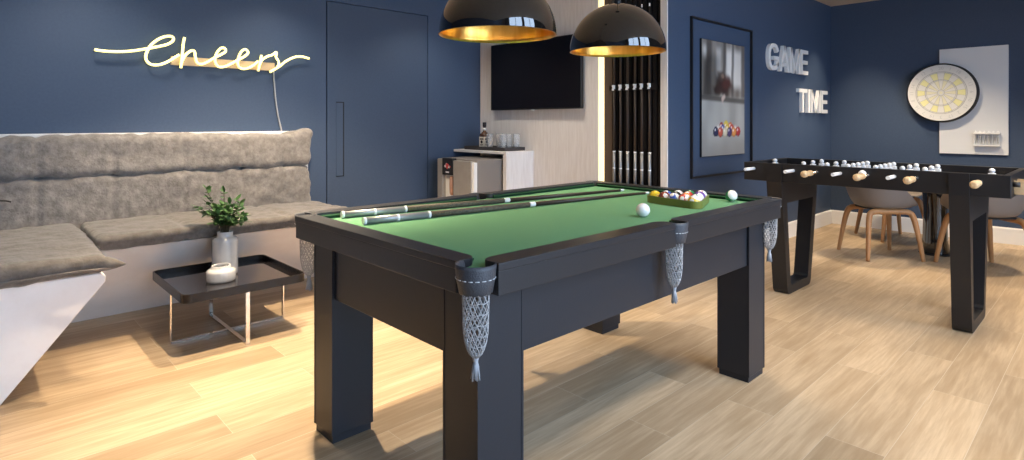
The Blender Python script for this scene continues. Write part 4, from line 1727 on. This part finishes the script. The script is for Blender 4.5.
# white ball knob on the third side of the panel
bm = bmesh.new()
bmesh.ops.create_uvsphere(bm, u_segments=20, v_segments=12, radius=.0225, matrix=Matrix.Translation((FX - .022, 1.115, .880)))
obj('ball_entry_cap', F(bm), M['white'], fb, smooth=True)


# ------------------------------------------------------------------ dining corner
def make_chair(label, loc, rz):
    t = thing('tub_chair', label, 'chair', loc, rz, 'tub chairs at the round table')
    # bent wooden U frames, one under each side
    s = .235
    for yy in (-1, 1):
        bm = bmesh.new()
        path = spline([(-s, yy * s, 0), (-s * .90, yy * s * .86, .22), (-s * .80, yy * s * .74, .37), (-s * .66, yy * s * .68, .412), (-s * .3, yy * s * .66, .418), (s * .3, yy * s * .66, .418), (s * .66, yy * s * .68, .412), (s * .80, yy * s * .74, .37), (s * .90, yy * s * .86, .22), (s, yy * s, 0)], 5)
        n = len(path)
        rr = []
        for i, p in enumerate(path):
            rr.append(.0160 + .0095 * min(1, p.z / .42))
        tube(bm, path, rr, 8)
        bmesh.ops.bisect_plane(bm, geom=bm.verts[:] + bm.edges[:] + bm.faces[:], plane_co=(0, 0, 0), plane_no=(0, 0, -1), clear_outer=True)
        obj('leg_frame', bm, M['wood'], t)
    for xx in (-.12, .12):
        bm = bx(xx - .015, xx + .015, -.165, .165, .425, .440, bev=.003)
        obj('cross_bar', bm, M['black'], t)
    # moulded shell: bucket seat open to +X
    bm = bmesh.new()
    NA, NR = 44, 12
    def shell(inner):
        d = .008 if inner else 0
        g = []
        for j in range(NR + 1):
            v = j / NR
            row = []
            for i in range(NA):
                a_ = 2 * pi * i / NA
                front = max(0, cos(a_))
                back = max(0, -cos(a_))
                H = .030 + .27 * (1 - front ** 1.2) * .72 + .02 * back ** 1.5
                H *= (1 - .62 * max(0, cos(a_)) ** .8)
                rr = (.285 + .02 * abs(sin(a_))) * (v ** .8 if v < .62 else (.62 ** .8 + (v - .62) * .72))
                z = .446 + d
                if v > .5:
                    q = (v - .5) / .5
                    z += H * (q ** 1.9)
                row.append(bm.verts.new(((rr - (d if v > .6 else 0)) * cos(a_), (rr - (d if v > .6 else 0)) * sin(a_) * 1.04, z)))
            g.append(row)
        return g
    A = shell(False)
    B = shell(True)
    for G, fl in ((A, 0), (B, 1)):
        for j in range(1, NR):
            for i in range(NA):
                i2 = (i + 1) % NA
                q = (G[j][i], G[j][i2], G[j + 1][i2], G[j + 1][i])
                f = bm.faces.new(q if not fl else q[::-1])
                f.smooth = True
        f = bm.faces.new(G[1] if fl else G[1][::-1])
    for i in range(NA):
        i2 = (i + 1) % NA
        bm.faces.new((A[NR][i], A[NR][i2], B[NR][i2], B[NR][i]))
    for row in (A[0], B[0]):
        for v in row:
            bm.verts.remove(v)
    obj('seat_shell', bm, M['shell'], t, smooth=True, angle=50)
    return t


DTX, DTY = 6.44, 1.19


def face(x, y):
    return math.atan2(DTY - y, DTX - x)


ch = make_chair('taupe tub chair on wooden legs below the middle of the foosball table', (5.985, 1.52, 0), radians(-45))
dup(ch, (6.06, .785, 0), radians(45), 'taupe tub chair on wooden legs by the foosball table\'s near right leg')
dup(ch, (6.98, 1.66, 0), radians(-135), 'taupe tub chair on the far side of the round table by the dart wall')

dt = thing('round_table', 'round dark dining table on a black pedestal among the tub chairs', 'table', (DTX, DTY, 0))
bm = bmesh.new()
lathe(bm, [(0, .715), (.40, .715), (.42, .722), (.42, .736), (.414, .742), (0, .742)], 64)
obj('table_top', bm, M['dark_wood_table'], dt, smooth=True, angle=40)
bm = bmesh.new()
lathe(bm, [(0, .004), (.105, .004), (.108, .02), (.095, .12), (.088, .40), (.10, .62), (.13, .714), (0, .714)], 40, flute=(26, .04))
obj('pedestal', bm, M['black_gloss'], dt, smooth=True)
bm = bmesh.new()
lathe(bm, [(0, 0), (.125, 0), (.128, .006), (.12, .012), (0, .014)], 48)
obj('base_plate', bm, M['black'], dt, smooth=True, angle=40)
